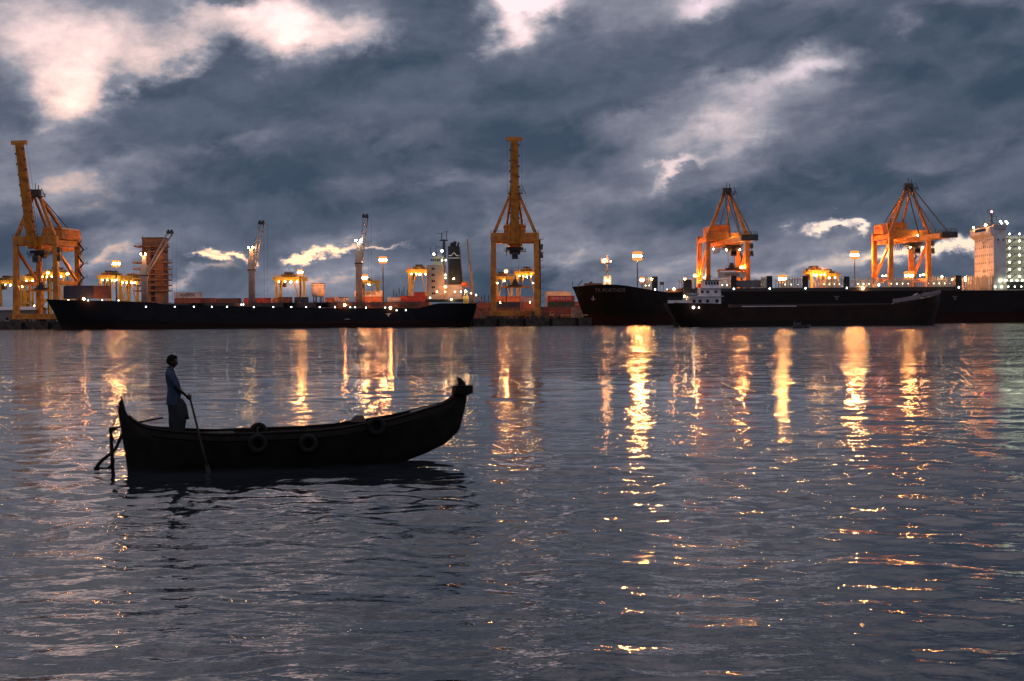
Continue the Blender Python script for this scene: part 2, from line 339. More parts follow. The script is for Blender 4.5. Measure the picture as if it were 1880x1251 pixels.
# ------------------------------------------------------------------ quay and ground
QY = 588.0; QZ = 3.0
XQ = 33.0; QY2 = 642.0
struct(MB().prism([(-1500, QY + 3), (XQ - 3, QY + 3), (XQ - 3, QY2 + 3), (1500, QY2 + 3), (1500, 4000), (-1500, 4000)], -6, QZ).build('ground', mat('yard_asphalt', (.06, .055, .05), .85, 0, .4, .1)))
gm = bpy.data.objects['ground'].data
for v in gm.vertices: v.co = (v.co.x, v.co.z, v.co.y)
gm.flip_normals()
qw = struct(MB().box(-1500, XQ, QY, QY + 2.95, -6, QZ + .1).box(XQ - 2.95, XQ, QY + 2.95, QY2, -6, QZ + .1).box(XQ - 2.95, 1500, QY2, QY2 + 2.95, -6, QZ + .1).build('quay_wall', M_CONC))
struct(MB().box(-1500, XQ - .02, QY - .02, QY + .7, QZ + .104, QZ + .34).build('quay_kerb', M_CONC))
for k in range(31):
    x = -300 + k * 10.9
    MB().box(x - .6, x + .6, QY - .85, QY - .004, -.6, 2.4).lathe([(.55, 0), (.55, .5)], 8, (x, QY - .5, 2.4)).build('fender', M_RUBBER, qw)

# ------------------------------------------------------------------ gantry cranes
def sts_crane(px, label, raised, Y=594.0, rz=0.0, load=None, ZT=32.3, AZ=53.5):
    X = XX(px, Y + 9); t = thing('gantry_crane', label, 'crane', (X, Y, QZ), rz, 'ship to shore gantry cranes on the quay')
    HW = 9.3; G = 18.0; LW = 2.3; ZP = 16.5
    for y in (0, G):
        MB().box(-HW - 1.6, HW + 1.6, y - .9, y + .9, 1.3, 3.5).build('sill_beam', M_CRANE, t)
        for sx in (-1, 1):
            MB().bar((sx * HW, y, 3.4), (sx * (HW - .25), y, ZT), LW, 1.9, 1.9, 1.6).build('leg', M_CRANE, t)
            b = MB()
            for q in (-2.2, -.75, .75, 2.2): b.lathe([(.45, 0), (.45, .5)], 10, (sx * HW + q, y, 0.2))
            b.box(sx * HW - 2.8, sx * HW + 2.8, y - .5, y + .5, .6, 1.28); b.build('bogie', M_CRANE_D, t)
    for sx in (-1, 1):
        MB().bar((sx * HW, 1.0, ZP), (sx * HW, G - 1.0, ZP), 1.2, 1.7).build('tie_beam', M_CRANE, t)
        MB().bar((sx * (HW - .1), .9, ZT - 2.0), (sx * HW, G - .9, ZP + 1.0), 1.0, 1.1).build('diagonal_brace', M_CRANE, t)
        MB().bar((sx * (HW - .2), .6, ZT + .9), (sx * (HW - .2), G - .3, ZT + .9), 1.1, 2.2).build('side_beam', M_CRANE, t)
        # A frame
        MB().bar((sx * (HW - .3), .0, ZT + 2.6), (sx * 1.1, .8, AZ), 1.35, 1.5, 1.0, 1.0).build('frame_leg', M_CRANE, t)
        MB().bar((sx * 1.2, 1.0, AZ - .5), (sx * 4.0, G + .5, ZT + 4.2), .85, .9).build('backstay', M_CRANE, t)
        MB().bar((sx * .8, 1.6, AZ - .1), (sx * 2.2, G + 12, ZT + 4.0), .28).build('stay_rod', M_CRANE_D, t)
    MB().box(-HW - .8, HW + .8, -.95, .95, ZT + .15, ZT + 3.6).build('portal_beam', M_CRANE, t)
    MB().box(-HW - .8, HW + .8, G - .9, G + .9, ZT + .05, ZT + 3.0).build('portal_beam', M_CRANE, t)
    ap = MB().box(-1.9, 1.9, -.4, 1.8, AZ - .9, AZ + 1.9).bar((-.2, .6, AZ + 1.8), (-.2, .6, AZ + 4.5), .22).bar((1.2, .6, AZ + 1.8), (1.2, .6, AZ + 3.7), .3).box(-2.8, 3.4, -.9, 2.2, AZ - 1.2, AZ - .95)
    ap.build('apex_head', M_CRANE_D, t)
    MB().rail((-2.8, -.9, AZ - .9), (3.4, -.9, AZ - .9), 1.2, 5, .12).rail((3.4, -.9, AZ - .9), (3.4, 2.2, AZ - .9), 1.2, 3, .12).rail((3.0, 0, AZ + 1.3), (4.6, 0, AZ - 2.1), 1.2, 3, .1).build('apex_railing', M_CRANE_D, t)
    # trolley girder towards the land
    g = MB()
    for sx in (-1, 1): g.box(sx * 2.6 - .55, sx * 2.6 + .55, -1.2, G + 13, ZT + .6 - 2.2, ZT + .02)
    for y in range(4, int(G + 13), 5): g.box(-2.1, 2.1, y - .3, y + .3, ZT - 1.4, ZT - .4)
    g.build('trolley_girder', M_CRANE, t)
    h = MB().box(-4.6, 4.6, G - 5, G + 11, ZT + 3.05, ZT + 7.2).build('machine_house', M_CRANE, t)
    MB().prism([(-4.9, ZT + 7.2), (4.9, ZT + 7.2), (3.6, ZT + 8.1), (-3.6, ZT + 8.1)], G - 5.3, G + 11.3).build('house_roof', M_CRANE, h)
    MB().rail((-HW - .8, -.95, ZT + 3.6), (HW + .8, -.95, ZT + 3.6), 1.1, 12, .09).build('walkway_railing', M_CRANE_D, t)
    MB().rail((-4.6, G - 5.0, ZT + 7.3), (4.6, G - 5.0, ZT + 7.3), 1.1, 6, .09).build('house_railing', M_CRANE_D, h)
    # boom
    if raised:
        hy, hz = -2.4, ZT - .8; a = R(77.5); dv = Vector((0, -math.cos(a), math.sin(a))); p0 = Vector((0, hy, hz)); p1 = p0 + dv * 43.0
        b = MB().bar(p0, p1, 3.5, 2.4, 2.9, 2.0).build('boom', M_CRANE, t)
        MB().bar(p1 + Vector((-3.3, 0, 0)), p1 + Vector((3.3, 0, 0)), 1.5, 1.6).build('boom_head', M_CRANE, b)
        f = MB()
        for k in range(9):
            for sx in (-1, 1):
                c = p0 + dv * (4 + 4.3 * k + (2 if sx > 0 else 0)) + Vector((sx * 1.85, -.6, 0)); f.box(c.x - .3, c.x + .3, c.y - .3, c.y + .3, c.z - .3, c.z + .4)
        for k in range(12):
            c = p0 + dv * (3 + 1.9 * k); f.bar(c + Vector((1.7, .6, 0)), c + Vector((2.5, .8, 0)), .14)
        f.bar(p0 + dv * 3 + Vector((2.5, .8, 0)), p0 + dv * 24 + Vector((2.3, .8, 0)), .14)
        [f.bar(p0 + dv * 3.5 + Vector((sx * 1.85, -.6, 0)), p0 + dv * 41 + Vector((sx * 1.6, -.6, 0)), .12) for sx in (-1, 1)]; f.bar(p0 + dv * 3.6 + Vector((-1.85, -1.0, 0)), p0 + dv * 3.6 + Vector((2.5, .8, 0)), .12); f.build('boom_fittings', M_CRANE_D, b)
        r = MB()
        for sx in (-1, 1): r.bar(p1 + Vector((sx * 2.9, .5, -.5)), Vector((sx * 3.0, -1.4, ZT + 3.2)), .07)
        r.build('hoist_rope', M_CRANE_D, t)
        MB().bar(p0 + dv * 22 + Vector((0, 1.4, 0)), (0, .4, AZ - .9), .5).build('boom_latch', M_CRANE_D, t)
        ty = 4.0
    else:
        b = MB()
        for sx in (-1, 1): b.box(sx * 2.6 - .6, sx * 2.6 + .6, -38, -1.25, ZT - 1.9, ZT + .05)
        for y in range(-37, -2, 5): b.box(-2.0, 2.0, y - .3, y + .3, ZT - 1.3, ZT - .4)
        b = b.build('boom', M_CRANE, t)
        MB().box(-3.6, 3.6, -40, -38.02, ZT - 2.0, ZT + .6).rail((-3.4, -39.8, ZT + .6), (3.4, -39.8, ZT + .6), 1.2, 5, .12).rail((3.5, -38, ZT + .1), (3.5, -5, ZT + .1), 1.2, 14, .1).rail((-3.5, -38, ZT + .1), (-3.5, -5, ZT + .1), 1.2, 14, .1).build('boom_railing', M_CRANE_D, b)
        for sx in (-1, 1):
            MB().bar((sx * 1.0, .4, AZ - .1), (sx * 2.6, -16, ZT + .1), .42).build('forestay', M_CRANE_D, t)
            MB().bar((sx * 1.2, .4, AZ + .5), (sx * 2.6, -34, ZT + .1), .42).build('forestay', M_CRANE_D, t)
        ty = -4.0 if load is None else -7.0
    # trolley, cab and cable loops
    MB().box(-3.4, 3.4, ty - 3, ty + 3, ZT - 3.4, ZT - 2.25).box(-2.2, 2.2, ty - 1.6, ty + 1.6, ZT - 5.2, ZT - 3.4).rail((-4.6, ty - 3, ZT - 4.0), (4.6, ty - 3, ZT - 4.0), 1.1, 8, .1).rail((-4.6, ty + 3, ZT - 4.0), (4.6, ty + 3, ZT - 4.0), 1.1, 8, .1).box(-4.6, 4.6, ty - 3, ty + 3, ZT - 4.15, ZT - 4.0).build('trolley', M_CRANE_D, t)
    cb = MB().box(-1.3, 1.3, ty - 4.6, ty - 1.9, ZT - 7.3, ZT - 4.6).build('operator_cab', M_CRANE_D, t)
    MB().box(-1.1, 1.1, ty - 4.63, ty - 4.603, ZT - 6.7, ZT - 5.2).build('cab_window', M_GLASS, cb)
    lp = MB()
    for k in range(6):
        y0 = G - 4 - k * 2.4; lp.tube([(-3.6, y0 - 2.4 * q / 6, ZT - 2.2 - 3.2 * math.sin(math.pi * q / 6)) for q in range(7)], .11, 5)
    lp.build('festoon_cable', M_CRANE_D, t)
    zs = 12.5 if load is None else load
    if load is not None or raised:
        s = MB()
        for sx in (-1, 1):
            for q in (-1, 1): s.bar((sx * 1.8, ty + q * .9, ZT - 4.2), (sx * 1.2, ty + q * .6, zs + 1.9), .07)
        s.build('hoist_rope', M_CRANE_D, t)
        hb = MB().box(-2.9, 2.9, ty - .9, ty + .9, zs + 1.3, zs + 1.9).prism([(-1.4, zs + 1.9), (1.4, zs + 1.9), (.6, zs + 4.2), (-.6, zs + 4.2)], ty - .5, ty + .5)
        hb.rail((-2.9, ty - .9, zs + 1.9), (2.9, ty - .9, zs + 1.9), 1.0, 4, .1).build('head_block', M_CRANE_D, t)
        MB().box(-6.1, 6.1, ty - .5, ty + .5, zs + .55, zs + 1.28).box(-6.3, -5.7, ty - 1.2, ty + 1.2, zs + .05, zs + 1.0).box(5.7, 6.3, ty - 1.2, ty + 1.2, zs + .05, zs + 1.0).build('spreader', M_CRANE, t)
    # stair flights on the outer landward leg
    s = MB(); x = HW + 1.35; z = 4.0; k = 0
    while z < ZT - 1:
        y0, y1 = (G - 2.2, G + 2.2) if k % 2 == 0 else (G + 2.2, G - 2.2)
        s.bar((x, y0, z), (x, y1, z + 3.0), .8, .18).bar((x + .4, y0, z + 1.1), (x + .4, y1, z + 4.1), .1).box(x - .1, x + 1.5, y1 - .5, y1 + .5, z + 2.9, z + 3.05)
        s.rail((x + 1.5, y1 - .5, z + 3.0), (x + 1.5, y1 + .5, z + 3.0), 1.1, 1, .1); z += 3.0; k += 1
    s.build('stair', M_CRANE_D, t)
    e = MB().box(HW + .95, HW + 2.3, -1.1, 1.1, ZT - 3.4, ZT - 1.2).box(HW + .95, HW + 2.3, -1.1, 1.1, ZT - 6.8, ZT - 4.6).rail((HW + 2.4, -1.4, ZT - 7), (HW + 2.4, 1.4, ZT - 7), 1.1, 2, .1)
    e.bar((HW + 1.6, -1.0, ZT - 7.1), (HW + 1.6, -1.0, ZT - 1.3), .25).bar((HW + 1.6, -1.0, ZT - 7.0), (HW + 2.4, -1.4, ZT - 7.0), .2); e.build('electrical_cabinet', M_CRANE_D, t)
    for (x, y, z, r) in ((-3, ty - 3.3, ZT - 4.6, .3), (3, ty - 3.3, ZT - 4.6, .3)) if not raised else (): bulb('floodlight', r, E_WARM, t, (x, y, z))
    if raised:
        for sx in (-1, 1): bulb('floodlight', .16, E_WARM, t, (sx * (HW - 1.9), 1.6, 15.0)); bulb('floodlight', .16, E_WARM, t, (sx * (HW - 3), 9.0, 7.0))
    if not raised:
        for (x, y, z) in ((-2.6, G - 1, ZT - 2.9), (2.6, -3.0, ZT + 1.0), (3.2, -3.6, ZT + .5)): bulb('floodlight', .28, E_WARM, t, (x, y, z))
        for q in (3.0, 6.0): bulb('floodlight', .3, E_WARM, t, (HW - .2, q + 2, ZP + 2.4)); bulb('floodlight', .22, E_WARM, t, (-HW, q + 2, ZP + 2.0))
    return t, X, Y, ty, zs
sts_crane(80, 'orange gantry crane with raised boom beside the bow of the three-crane cargo ship', True, rz=R(-12))
sts_crane(946, 'orange gantry crane with raised boom standing between the two moored ships', True, rz=0)
C3 = sts_crane(1331, 'orange gantry crane with lowered boom holding a grey container', False, Y=648.0, load=20.4, rz=R(5), ZT=34.8, AZ=57.0)
sts_crane(1660, 'orange gantry crane with lowered boom and empty trolley near the white deckhouse', False, Y=648.0, rz=R(9), ZT=35.5, AZ=58.5)

# ------------------------------------------------------------------ shipping containers
def container_mesh(L):
    k = ('cont', L)
    if k in SHARED: return SHARED[k]
    H, Wd = 2.59, 2.44; b = MB(); n = int(L / .42)
    for y in (-Wd / 2 + .06, Wd / 2 - .06):
        o = -1 if y < 0 else 1; v = []; f = []
        for i in range(n * 2 + 2):
            x = -L / 2 + .12 + (L - .24) * i / (n * 2 + 1); d = .045 if (i // 1) % 4 in (1, 2) else 0.0
            v += [(x, y + o * (d - .045), .14), (x, y + o * (d - .045), H - .1)]
        for i in range(n * 2 + 1): f.append((2 * i, 2 * i + 2, 2 * i + 3, 2 * i + 1))
        b.add(v, f)
    b.box(-L / 2 + .05, L / 2 - .05, -Wd / 2 + .05, Wd / 2 - .05, H - .06, H - .02)
    SHARED[k] = b.mesh('side_panel'); return SHARED[k]
def frame_mesh(L):
    k = ('frm', L)
    if k in SHARED: return SHARED[k]
    H, Wd = 2.59, 2.44; b = MB()
    for sx in (-1, 1):
        for sy in (-1, 1): b.box(sx * L / 2 - (.16 if sx > 0 else 0), sx * L / 2 + (0 if sx > 0 else .16), sy * Wd / 2 - (.16 if sy > 0 else 0), sy * Wd / 2 + (0 if sy > 0 else .16), 0, H)
        b.box(sx * (L / 2 - .06) - .04, sx * (L / 2 - .06) + .04, -Wd / 2 + .16, Wd / 2 - .16, .02, H - .03)
        for q in (-.75, -.25, .25, .75): b.bar((sx * (L / 2 + .01), q, .1), (sx * (L / 2 + .01), q, H - .1), .05)
    for sy in (-1, 1):
        for z in (0.01, H - .13): b.box(-L / 2 + .16, L / 2 - .16, sy * Wd / 2 - (.08 if sy > 0 else .0), sy * Wd / 2 + (0 if sy > 0 else .08), z, z + .12)
    SHARED[k] = b.mesh('corner_frame'); return SHARED[k]
CN = {'red': (.42, .055, .03), 'rust': (.20, .055, .035), 'blue': (.03, .05, .12), 'grey': (.40, .38, .37), 'cream': (.55, .46, .36), 'orange': (.50, .15, .06), 'green': (.035, .06, .04), 'brown': (.13, .05, .035), 'pink': (.42, .30, .27), 'navy': (.016, .022, .045)}
def container(x, y, z, L, col, label, txt=None, tm=None, rz=0.0, tsize=1.5, toff=0.0, group=None):
    t = thing('shipping_container', label, 'container', (x, y, z), rz, group)
    m = mat('container_' + col, CN[col], .55, 0, .22, .6)
    for nme, me0 in (('side_panel', container_mesh(L)), ('corner_frame', frame_mesh(L))):
        key = (nme, L, col)
        if key not in SHARED:
            me = me0.copy(); me.materials.clear(); me.materials.append(m); SHARED[key] = me
        o = bpy.data.objects.new(nme, SHARED[key]); COL.objects.link(o); o.parent = t
    if txt: text('lettering', txt, tsize, tm, t, (toff, -1.24, 1.3), (R(90), 0, 0))
    return t
def pc(px0, px1, ytop, Y, col, label, txt=None, tm=None, tsize=1.5, L=None, toff=0.0):
    xa, xb = XX(px0, Y), XX(px1, Y); L = L or (12.19 if (xb - xa) > 8.5 else 6.06)
    z = max(QZ + .01, ZZ((px0 + px1) / 2, ytop, Y) - 2.59)
    return (xa + xb) / 2, Y, z, L, col, label, txt, tm, tsize, toff
def stack(px0, px1, ytop, Y, cols, label, **k):
    """a pile with its top at ytop: the containers under the top one reach down to the ground"""
    Y += 14
    x, y, z, L, _, _, txt, tm, ts, to = pc(px0, px1, ytop, Y, cols[0], label, **k)
    n = max(1, int(round((z - QZ) / 2.6)) + 1); z0 = QZ + .01
    for i in range(n):
        lev = n - 1 - i; c = cols[min(lev, len(cols) - 1)]
        lab = label if lev == 0 else '%s one %s under the %s' % (c, ('', 'directly', 'two', 'three', 'four', 'five')[lev], label)
        lab = ' '.join(lab.split()[:16]); top = lev == 0
        container(x, y, z0 + i * 2.6, L, c, lab, txt if top else None, tm, 0.0, ts, to, group='containers stacked in the port yard')
    return z0 + n * 2.6
# (px0, px1, py of top, Y, colours from top down, label of the top one, text)
stack(322, 370, 541, 628, ['grey', 'rust'], 'grey container lettered MAERSK right of the brown tower', txt='MAERSK', tm=M_LETTER_K, tsize=1.9)
stack(371, 397, 547, 630, ['rust', 'brown'], 'short rusty container beside the grey lettered one')
stack(347, 372, 552, 612, ['pink'], 'short pale pink container in front of the grey lettered one')
stack(395, 441, 551, 640, ['brown', 'rust'], 'long low brown container left of the middle deck crane')
stack(446, 500, 546, 636, ['red', 'rust'], 'bright red container behind the middle deck crane')
stack(500, 525, 548, 644, ['orange', 'red'], 'short orange container under the yellow yard crane')
stack(507, 541, 541, 618, ['brown', 'rust'], 'dark brown container in front of the yellow yard crane')
stack(541, 566, 543, 622, ['navy', 'brown'], 'dark navy container between yard crane and water tank')
stack(556, 592, 553, 610, ['grey', 'pink'], 'grey container in front of the water tank')
stack(614, 640, 543, 624, ['pink', 'rust'], 'pale pink container between water tank and tall deck crane')
stack(597, 622, 550, 640, ['orange', 'rust'], 'orange container close to the round water tank')
stack(652, 702, 539, 622, ['cream', 'orange', 'brown'], 'cream container lettered MAERSK right of the tall deck crane', txt='MAERSK', tm=M_LETTER_K, tsize=1.9)
stack(714, 758, 544, 640, ['cream', 'rust'], 'cream container right of the tall lamp mast')
stack(739, 784, 546, 612, ['red', 'brown'], 'long dark red container left of the white deckhouse')
stack(762, 782, 538, 660, ['red', 'orange'], 'small red container beneath the yard crane beside the deckhouse')
stack(911, 951, 545, 640, ['orange', 'navy', 'brown'], 'bright orange container under the crane between the two ships')
stack(954, 982, 546, 646, ['pink', 'orange'], 'pink container under the crane between the two ships')
stack(866, 900, 553, 650, ['rust', 'brown'], 'rusty container left of the crane between the two ships')
stack(1000, 1050, 540, 668, ['cream', 'pink'], 'cream container behind the red lettered one')
stack(1007, 1053, 543, 634, ['red', 'green', 'rust'], 'red container with white lettering near the black bow', txt='HAMBURG SUD', tm=M_LETTER_W, tsize=1.35)
stack(1054, 1100, 551, 645, ['red', 'rust'], 'red container partly hidden behind the black bow', txt='HAMBURG SUD', tm=M_LETTER_W, tsize=1.2, toff=-1.0)
stack(1046, 1076, 564, 622, ['pink', 'grey'], 'pale container low beside the black bow')
stack(985, 1010, 566, 612, ['rust', 'brown'], 'rusty container at the foot of the crane between ships')
stack(30, 56, 535, 700, ['orange', 'rust'], 'orange container far behind the left crane legs')
# the one in the hoist of crane 3
ct, cX, cY, cty, czs = C3
ca = R(5); lx, ly = 1.2, cty
container(cX - math.sin(ca) * ly, cY + math.cos(ca) * ly, QZ + czs - 2.56, 12.19, 'grey', 'grey container lettered MAERSK hanging from the crane spreader', 'MAERSK', M_LETTER_K, ca, 1.9)

# ------------------------------------------------------------------ yard cranes
def yard_crane(px, py_top, Y, w, label, depth=12.0, rz=0.0, lamps=4):
    X = XX(px, Y); H = ZZ(px, py_top, Y) - QZ; t = thing('yard_crane', label, 'crane', (X, Y, QZ), rz, 'yellow yard cranes behind the quay')
    for sx in (-1, 1):
        for y in (0, depth):
            MB().bar((sx * w / 2, y, 1.4), (sx * w / 2, y, H - 2.4), 1.1, .9).build('leg', M_RTG, t)
            MB().torus((sx * w / 2 - .8, y, .8), .5, .28, 'y', 12, 6).torus((sx * w / 2 + .8, y, .8), .5, .28, 'y', 12, 6).build('wheel', M_RUBBER, t)
        MB().box(sx * w / 2 - .55, sx * w / 2 + .55, .6, depth - .6, 1.3, 2.3).build('sill_beam', M_RTG, t)
        MB().box(sx * w / 2 - .4, sx * w / 2 + .4, .5, depth - .5, H * .42, H * .42 + .9).build('tie_beam', M_RTG, t)
    for y in (0, depth): MB().box(-w / 2 - 1.6, w / 2 + 1.6, y - .5, y + .5, H - 2.35, H - .6).build('girder', M_RTG, t)
    MB().rail((-w / 2 - 1.6, -.6, H - .6), (w / 2 + 1.6, -.6, H - .6), 1.1, 9, .1).rail((-w / 2 - 1.6, depth + .6, H - .6), (w / 2 + 1.6, depth + .6, H - .6), 1.1, 9, .1).build('railing', M_RTG, t)
    tx = w * random.uniform(-.2, .2)
    MB().box(tx - 2.6, tx + 2.6, -.2, depth + .2, H - .55, H + .5).box(tx - 1.6, tx + 1.6, 2, depth - 2, H + .5, H + 1.6).box(tx - 3.2, tx - 1.6, depth * .4, depth * .7, H - 5.2, H - 2.5).build('trolley', M_CRANE_D, t)
    MB().box(-w / 2 - .3, w / 2 + .3, -.55, -.25, H * .25, H * .25 + .8).bar((-w / 2 + .6, -.4, H * .42), (-w / 2 + 3, -.4, H - 2.5), .5).bar((w / 2 - .6, -.4, H * .42), (w / 2 - 3, -.4, H - 2.5), .5).build('brace', M_RTG, t)
    for k in range(lamps): bulb('floodlight', .21, E_WARM, t, (-w / 2 + w * (k + .5) / lamps, -1.2, H - 2.9))
    bulb('floodlight', .28, E_WARM, t, (0, depth / 2, H - 3.0))
    return t
yard_crane(12, 512, 690, 14, 'yellow yard crane cut off behind the leftmost crane leg', lamps=3)
yard_crane(62, 505, 700, 9, 'yellow yard crane seen through the left gantry crane portal', lamps=3)
yard_crane(97, 497, 670, 11, 'bright yellow yard crane right behind the left gantry crane', lamps=5)
yard_crane(203, 503, 668, 9, 'yellow yard crane under the lamp left of the brown tower', lamps=4, depth=16)
yard_crane(238, 508, 690, 8, 'yellow yard crane touching the left deck crane', lamps=4)
yard_crane(530, 506, 660, 11, 'brightly lit yellow yard crane between deck crane and water tank', lamps=4)
yard_crane(677, 514, 900, 10, 'small far yellow yard crane beside the tall deck crane', lamps=1)
yard_crane(769, 492, 664, 8.5, 'brightly lit yellow yard crane left of the white deckhouse', lamps=4)
yard_crane(926, 505, 720, 7.5, 'yellow yard crane inside the left part of the open crane portal', lamps=1)
yard_crane(968, 496, 664, 9, 'brightly lit yellow yard crane inside the right part of the crane portal', lamps=5)
yard_crane(1503, 494, 690, 7, 'yellow yard crane beyond the black ship between two lowered-boom cranes', lamps=4)
yard_crane(1527, 500, 760, 6, 'smaller yellow yard crane beyond the black ship', lamps=2)

# ------------------------------------------------------------------ high mast lamps
def high_mast(px, py, Y, label, n=7, r=.56, R_=1.75, m=E_SOD, pr=.22, base=QZ):
    X = XX(px, Y, py); Z = ZZ(px, py, Y); t = thing('lamp_mast', label, 'lamp', (X, Y, base), 0, 'sodium lamp masts of the port')
    h = Z - base
    MB().tube([(0, 0, 0), (0, 0, h * .5), (0, 0, h - .3)], [pr * 1.6, pr * 1.2, pr], 8).build('pole', M_STEEL, t)
    hf = MB().torus((0, 0, h + .35), R_, .08, 'z', 16, 6)
    for k in range(3):
        a = k * 2.094; hf.bar((0, 0, h - .3), (R_ * math.cos(a), R_ * math.sin(a), h + .35), .09)
    hf.build('head_frame', M_STEEL, t)
    for dz_ in (.72, -.72): MB().torus((0, 0, h - .1 + dz_ * (r * 1.5 + .45)), R_ * .80, r * .95, 'z', 18, 8).build('amber_halo_ring', E_HALO, t, True)  # added glowing rings, not a fixture part: they imitate the orange halo
    for k in range(n):
        a = 2 * math.pi * k / n + .3; bulb('floodlight', r, m, t, (R_ * .62 * math.cos(a), R_ * .62 * math.sin(a), h - .1), .9)
    return t
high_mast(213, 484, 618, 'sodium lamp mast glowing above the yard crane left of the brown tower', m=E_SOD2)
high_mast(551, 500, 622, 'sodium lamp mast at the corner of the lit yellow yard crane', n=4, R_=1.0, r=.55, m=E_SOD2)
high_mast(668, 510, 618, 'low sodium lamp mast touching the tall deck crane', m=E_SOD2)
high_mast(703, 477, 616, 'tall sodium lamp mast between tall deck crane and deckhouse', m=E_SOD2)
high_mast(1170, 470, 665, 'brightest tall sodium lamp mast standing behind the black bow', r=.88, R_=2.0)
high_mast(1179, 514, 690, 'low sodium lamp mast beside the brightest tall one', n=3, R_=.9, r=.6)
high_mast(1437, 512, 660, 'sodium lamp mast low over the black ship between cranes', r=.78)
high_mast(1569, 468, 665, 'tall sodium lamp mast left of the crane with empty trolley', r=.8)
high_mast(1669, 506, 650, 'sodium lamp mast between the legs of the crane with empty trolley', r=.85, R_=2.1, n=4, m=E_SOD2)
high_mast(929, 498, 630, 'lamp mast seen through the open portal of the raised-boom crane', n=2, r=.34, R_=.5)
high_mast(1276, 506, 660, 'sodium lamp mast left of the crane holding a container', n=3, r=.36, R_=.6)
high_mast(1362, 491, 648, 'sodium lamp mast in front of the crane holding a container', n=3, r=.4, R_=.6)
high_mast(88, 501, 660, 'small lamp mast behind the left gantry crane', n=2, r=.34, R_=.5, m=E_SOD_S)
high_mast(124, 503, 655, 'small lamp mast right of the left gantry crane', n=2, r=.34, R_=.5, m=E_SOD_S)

# ------------------------------------------------------------------ tower, tank, sheds, thin masts
def tower():
    Y = 640; X0, X1 = XX(262, Y), XX(301, Y); X = (X0 + X1) / 2; H = ZZ(282, 438, Y) - QZ; w = (X1 - X0)
    t = thing('stair_tower', 'tall brown tower with stacked side platforms behind the left deck crane', 'tower', (X, Y, QZ))
    m = mat('tower_brown', (.19, .095, .05), .7, 0, .3, .5)
    MB().box(-w / 2, w / 2, 0, 9, 0, H).build('wall', m, t)
    s = MB().box(-1.0, .9, -.06, -.003, 2, H - 3).build('window_strip', M_GLASS, t)
    for k in range(12): MB().box(-1.1, 1.0, -.14, -.064, 3 + k * 2.7, 3.5 + k * 2.7).build('mullion', m, s)
    for py, e0, e1 in ((451, 248, 305), (461, 260, 301), (481, 245, 309), (493, 246, 309), (503, 246, 309), (513, 247, 309), (523, 247, 309), (533, 248, 309)):
        z = ZZ(282, py, Y) - QZ; a, b = XX(e0, Y) - X, XX(e1, Y) - X
        p = MB().box(a, b, -1.2, 8, z - .6, z).build('platform', m, t)
        MB().rail((a, -1.1, z), (b, -1.1, z), 1.1, 10, .08).rail((b, -1.1, z), (b, 7.9, z), 1.1, 4, .08).build('railing', M_CRANE_D, p)
    MB().bar((X1 - X + 1.9, -.9, 0), (X1 - X + 1.9, -.9, H * .72), .12).bar((-w / 2 + .2, .3, H), (-w / 2 + .2, .3, H + 1.5), .15).box(-w / 2 - .25, w / 2 + .25, -.2, 9.2, H + .003, H + .5).build('roof_cap', M_CRANE_D, t)
    for k in range(3): MB().box(-w / 2 + 1.2 + k * 3, -w / 2 + 1.6 + k * 3, -.1, -.004, 2, 8).build('rib', m, t)
tower()
def tank():
    Y = 636; X = XX(584.5, Y); r = (XX(597, Y) - XX(572, Y)) / 2; z0 = ZZ(584, 545, Y) - QZ; z1 = ZZ(584, 521, Y) - QZ
    t = thing('water_tank', 'round cream water tank raised above the dark containers', 'tank', (X, Y, QZ))
    MB().lathe([(r * .8, z0), (r, z0 + .9), (r, z1 - .5), (r * .98, z1 - .4), (r * .98, z1), (r * .3, z1 + .5)], 24).build('tank_shell', mat('tank_cream', (.62, .50, .40), .6, 0, .12, .3), t, True)
    MB().torus((0, 0, z1), r * 1.02, .12, 'z', 24, 6).torus((0, 0, z1 - .9), r * 1.02, .08, 'z', 24, 6).build('rim', M_CRANE_D, t)
    for k in range(6):
        a = k * math.pi / 3; MB().bar((r * .7 * math.cos(a), r * .7 * math.sin(a), 0), (r * .7 * math.cos(a), r * .7 * math.sin(a), z0 + .3), .35).build('leg', M_STEEL, t)
tank()
def shed(px0, px1, ytop, Y, label, col=(.30, .29, .30)):
    X0, X1 = XX(px0, Y), XX(px1, Y); H = ZZ(px0, ytop, Y) - QZ; t = thing('warehouse', label, 'building', ((X0 + X1) / 2, Y, QZ)); w = (X1 - X0) / 2
    MB().box(-w, w, 0, 14, 0, H - .9).build('wall', mat('shed_wall', (.16, .14, .14), .8), t)
    MB().prism([(-w - .4, H - .88), (w + .4, H - .88), (w + .4, H - .6), (-w - .4, H - .6)], -.5, 14.5).add([(-w - .4, -.5, H - .598), (w + .4, -.5, H - .598), (w + .4, 7, H + .8), (-w - .4, 7, H + .8), (w + .4, 14.5, H - .598), (-w - .4, 14.5, H - .598)], [(0, 1, 2, 3), (3, 2, 4, 5)]).build('roof', mat('shed_roof', col, .6), t)
    n = max(2, int(w / 2.2))
    for k in range(n):
        x = -w + 2 * w * (k + .5) / n; f = MB().box(x - .55, x + .55, -.05, -.004, 1.0, 2.2).build('window', E_WIN if k % 3 == 0 else M_GLASS, t)
        MB().box(x - .65, x + .65, -.12, -.054, .85, .98).build('sill', M_GREY, f)
shed(-40, 66, 567, 612, 'long low shed with grey roof under the left gantry crane')
shed(1085, 1235, 560, 690, 'grey low shed mostly hidden behind the black bow')
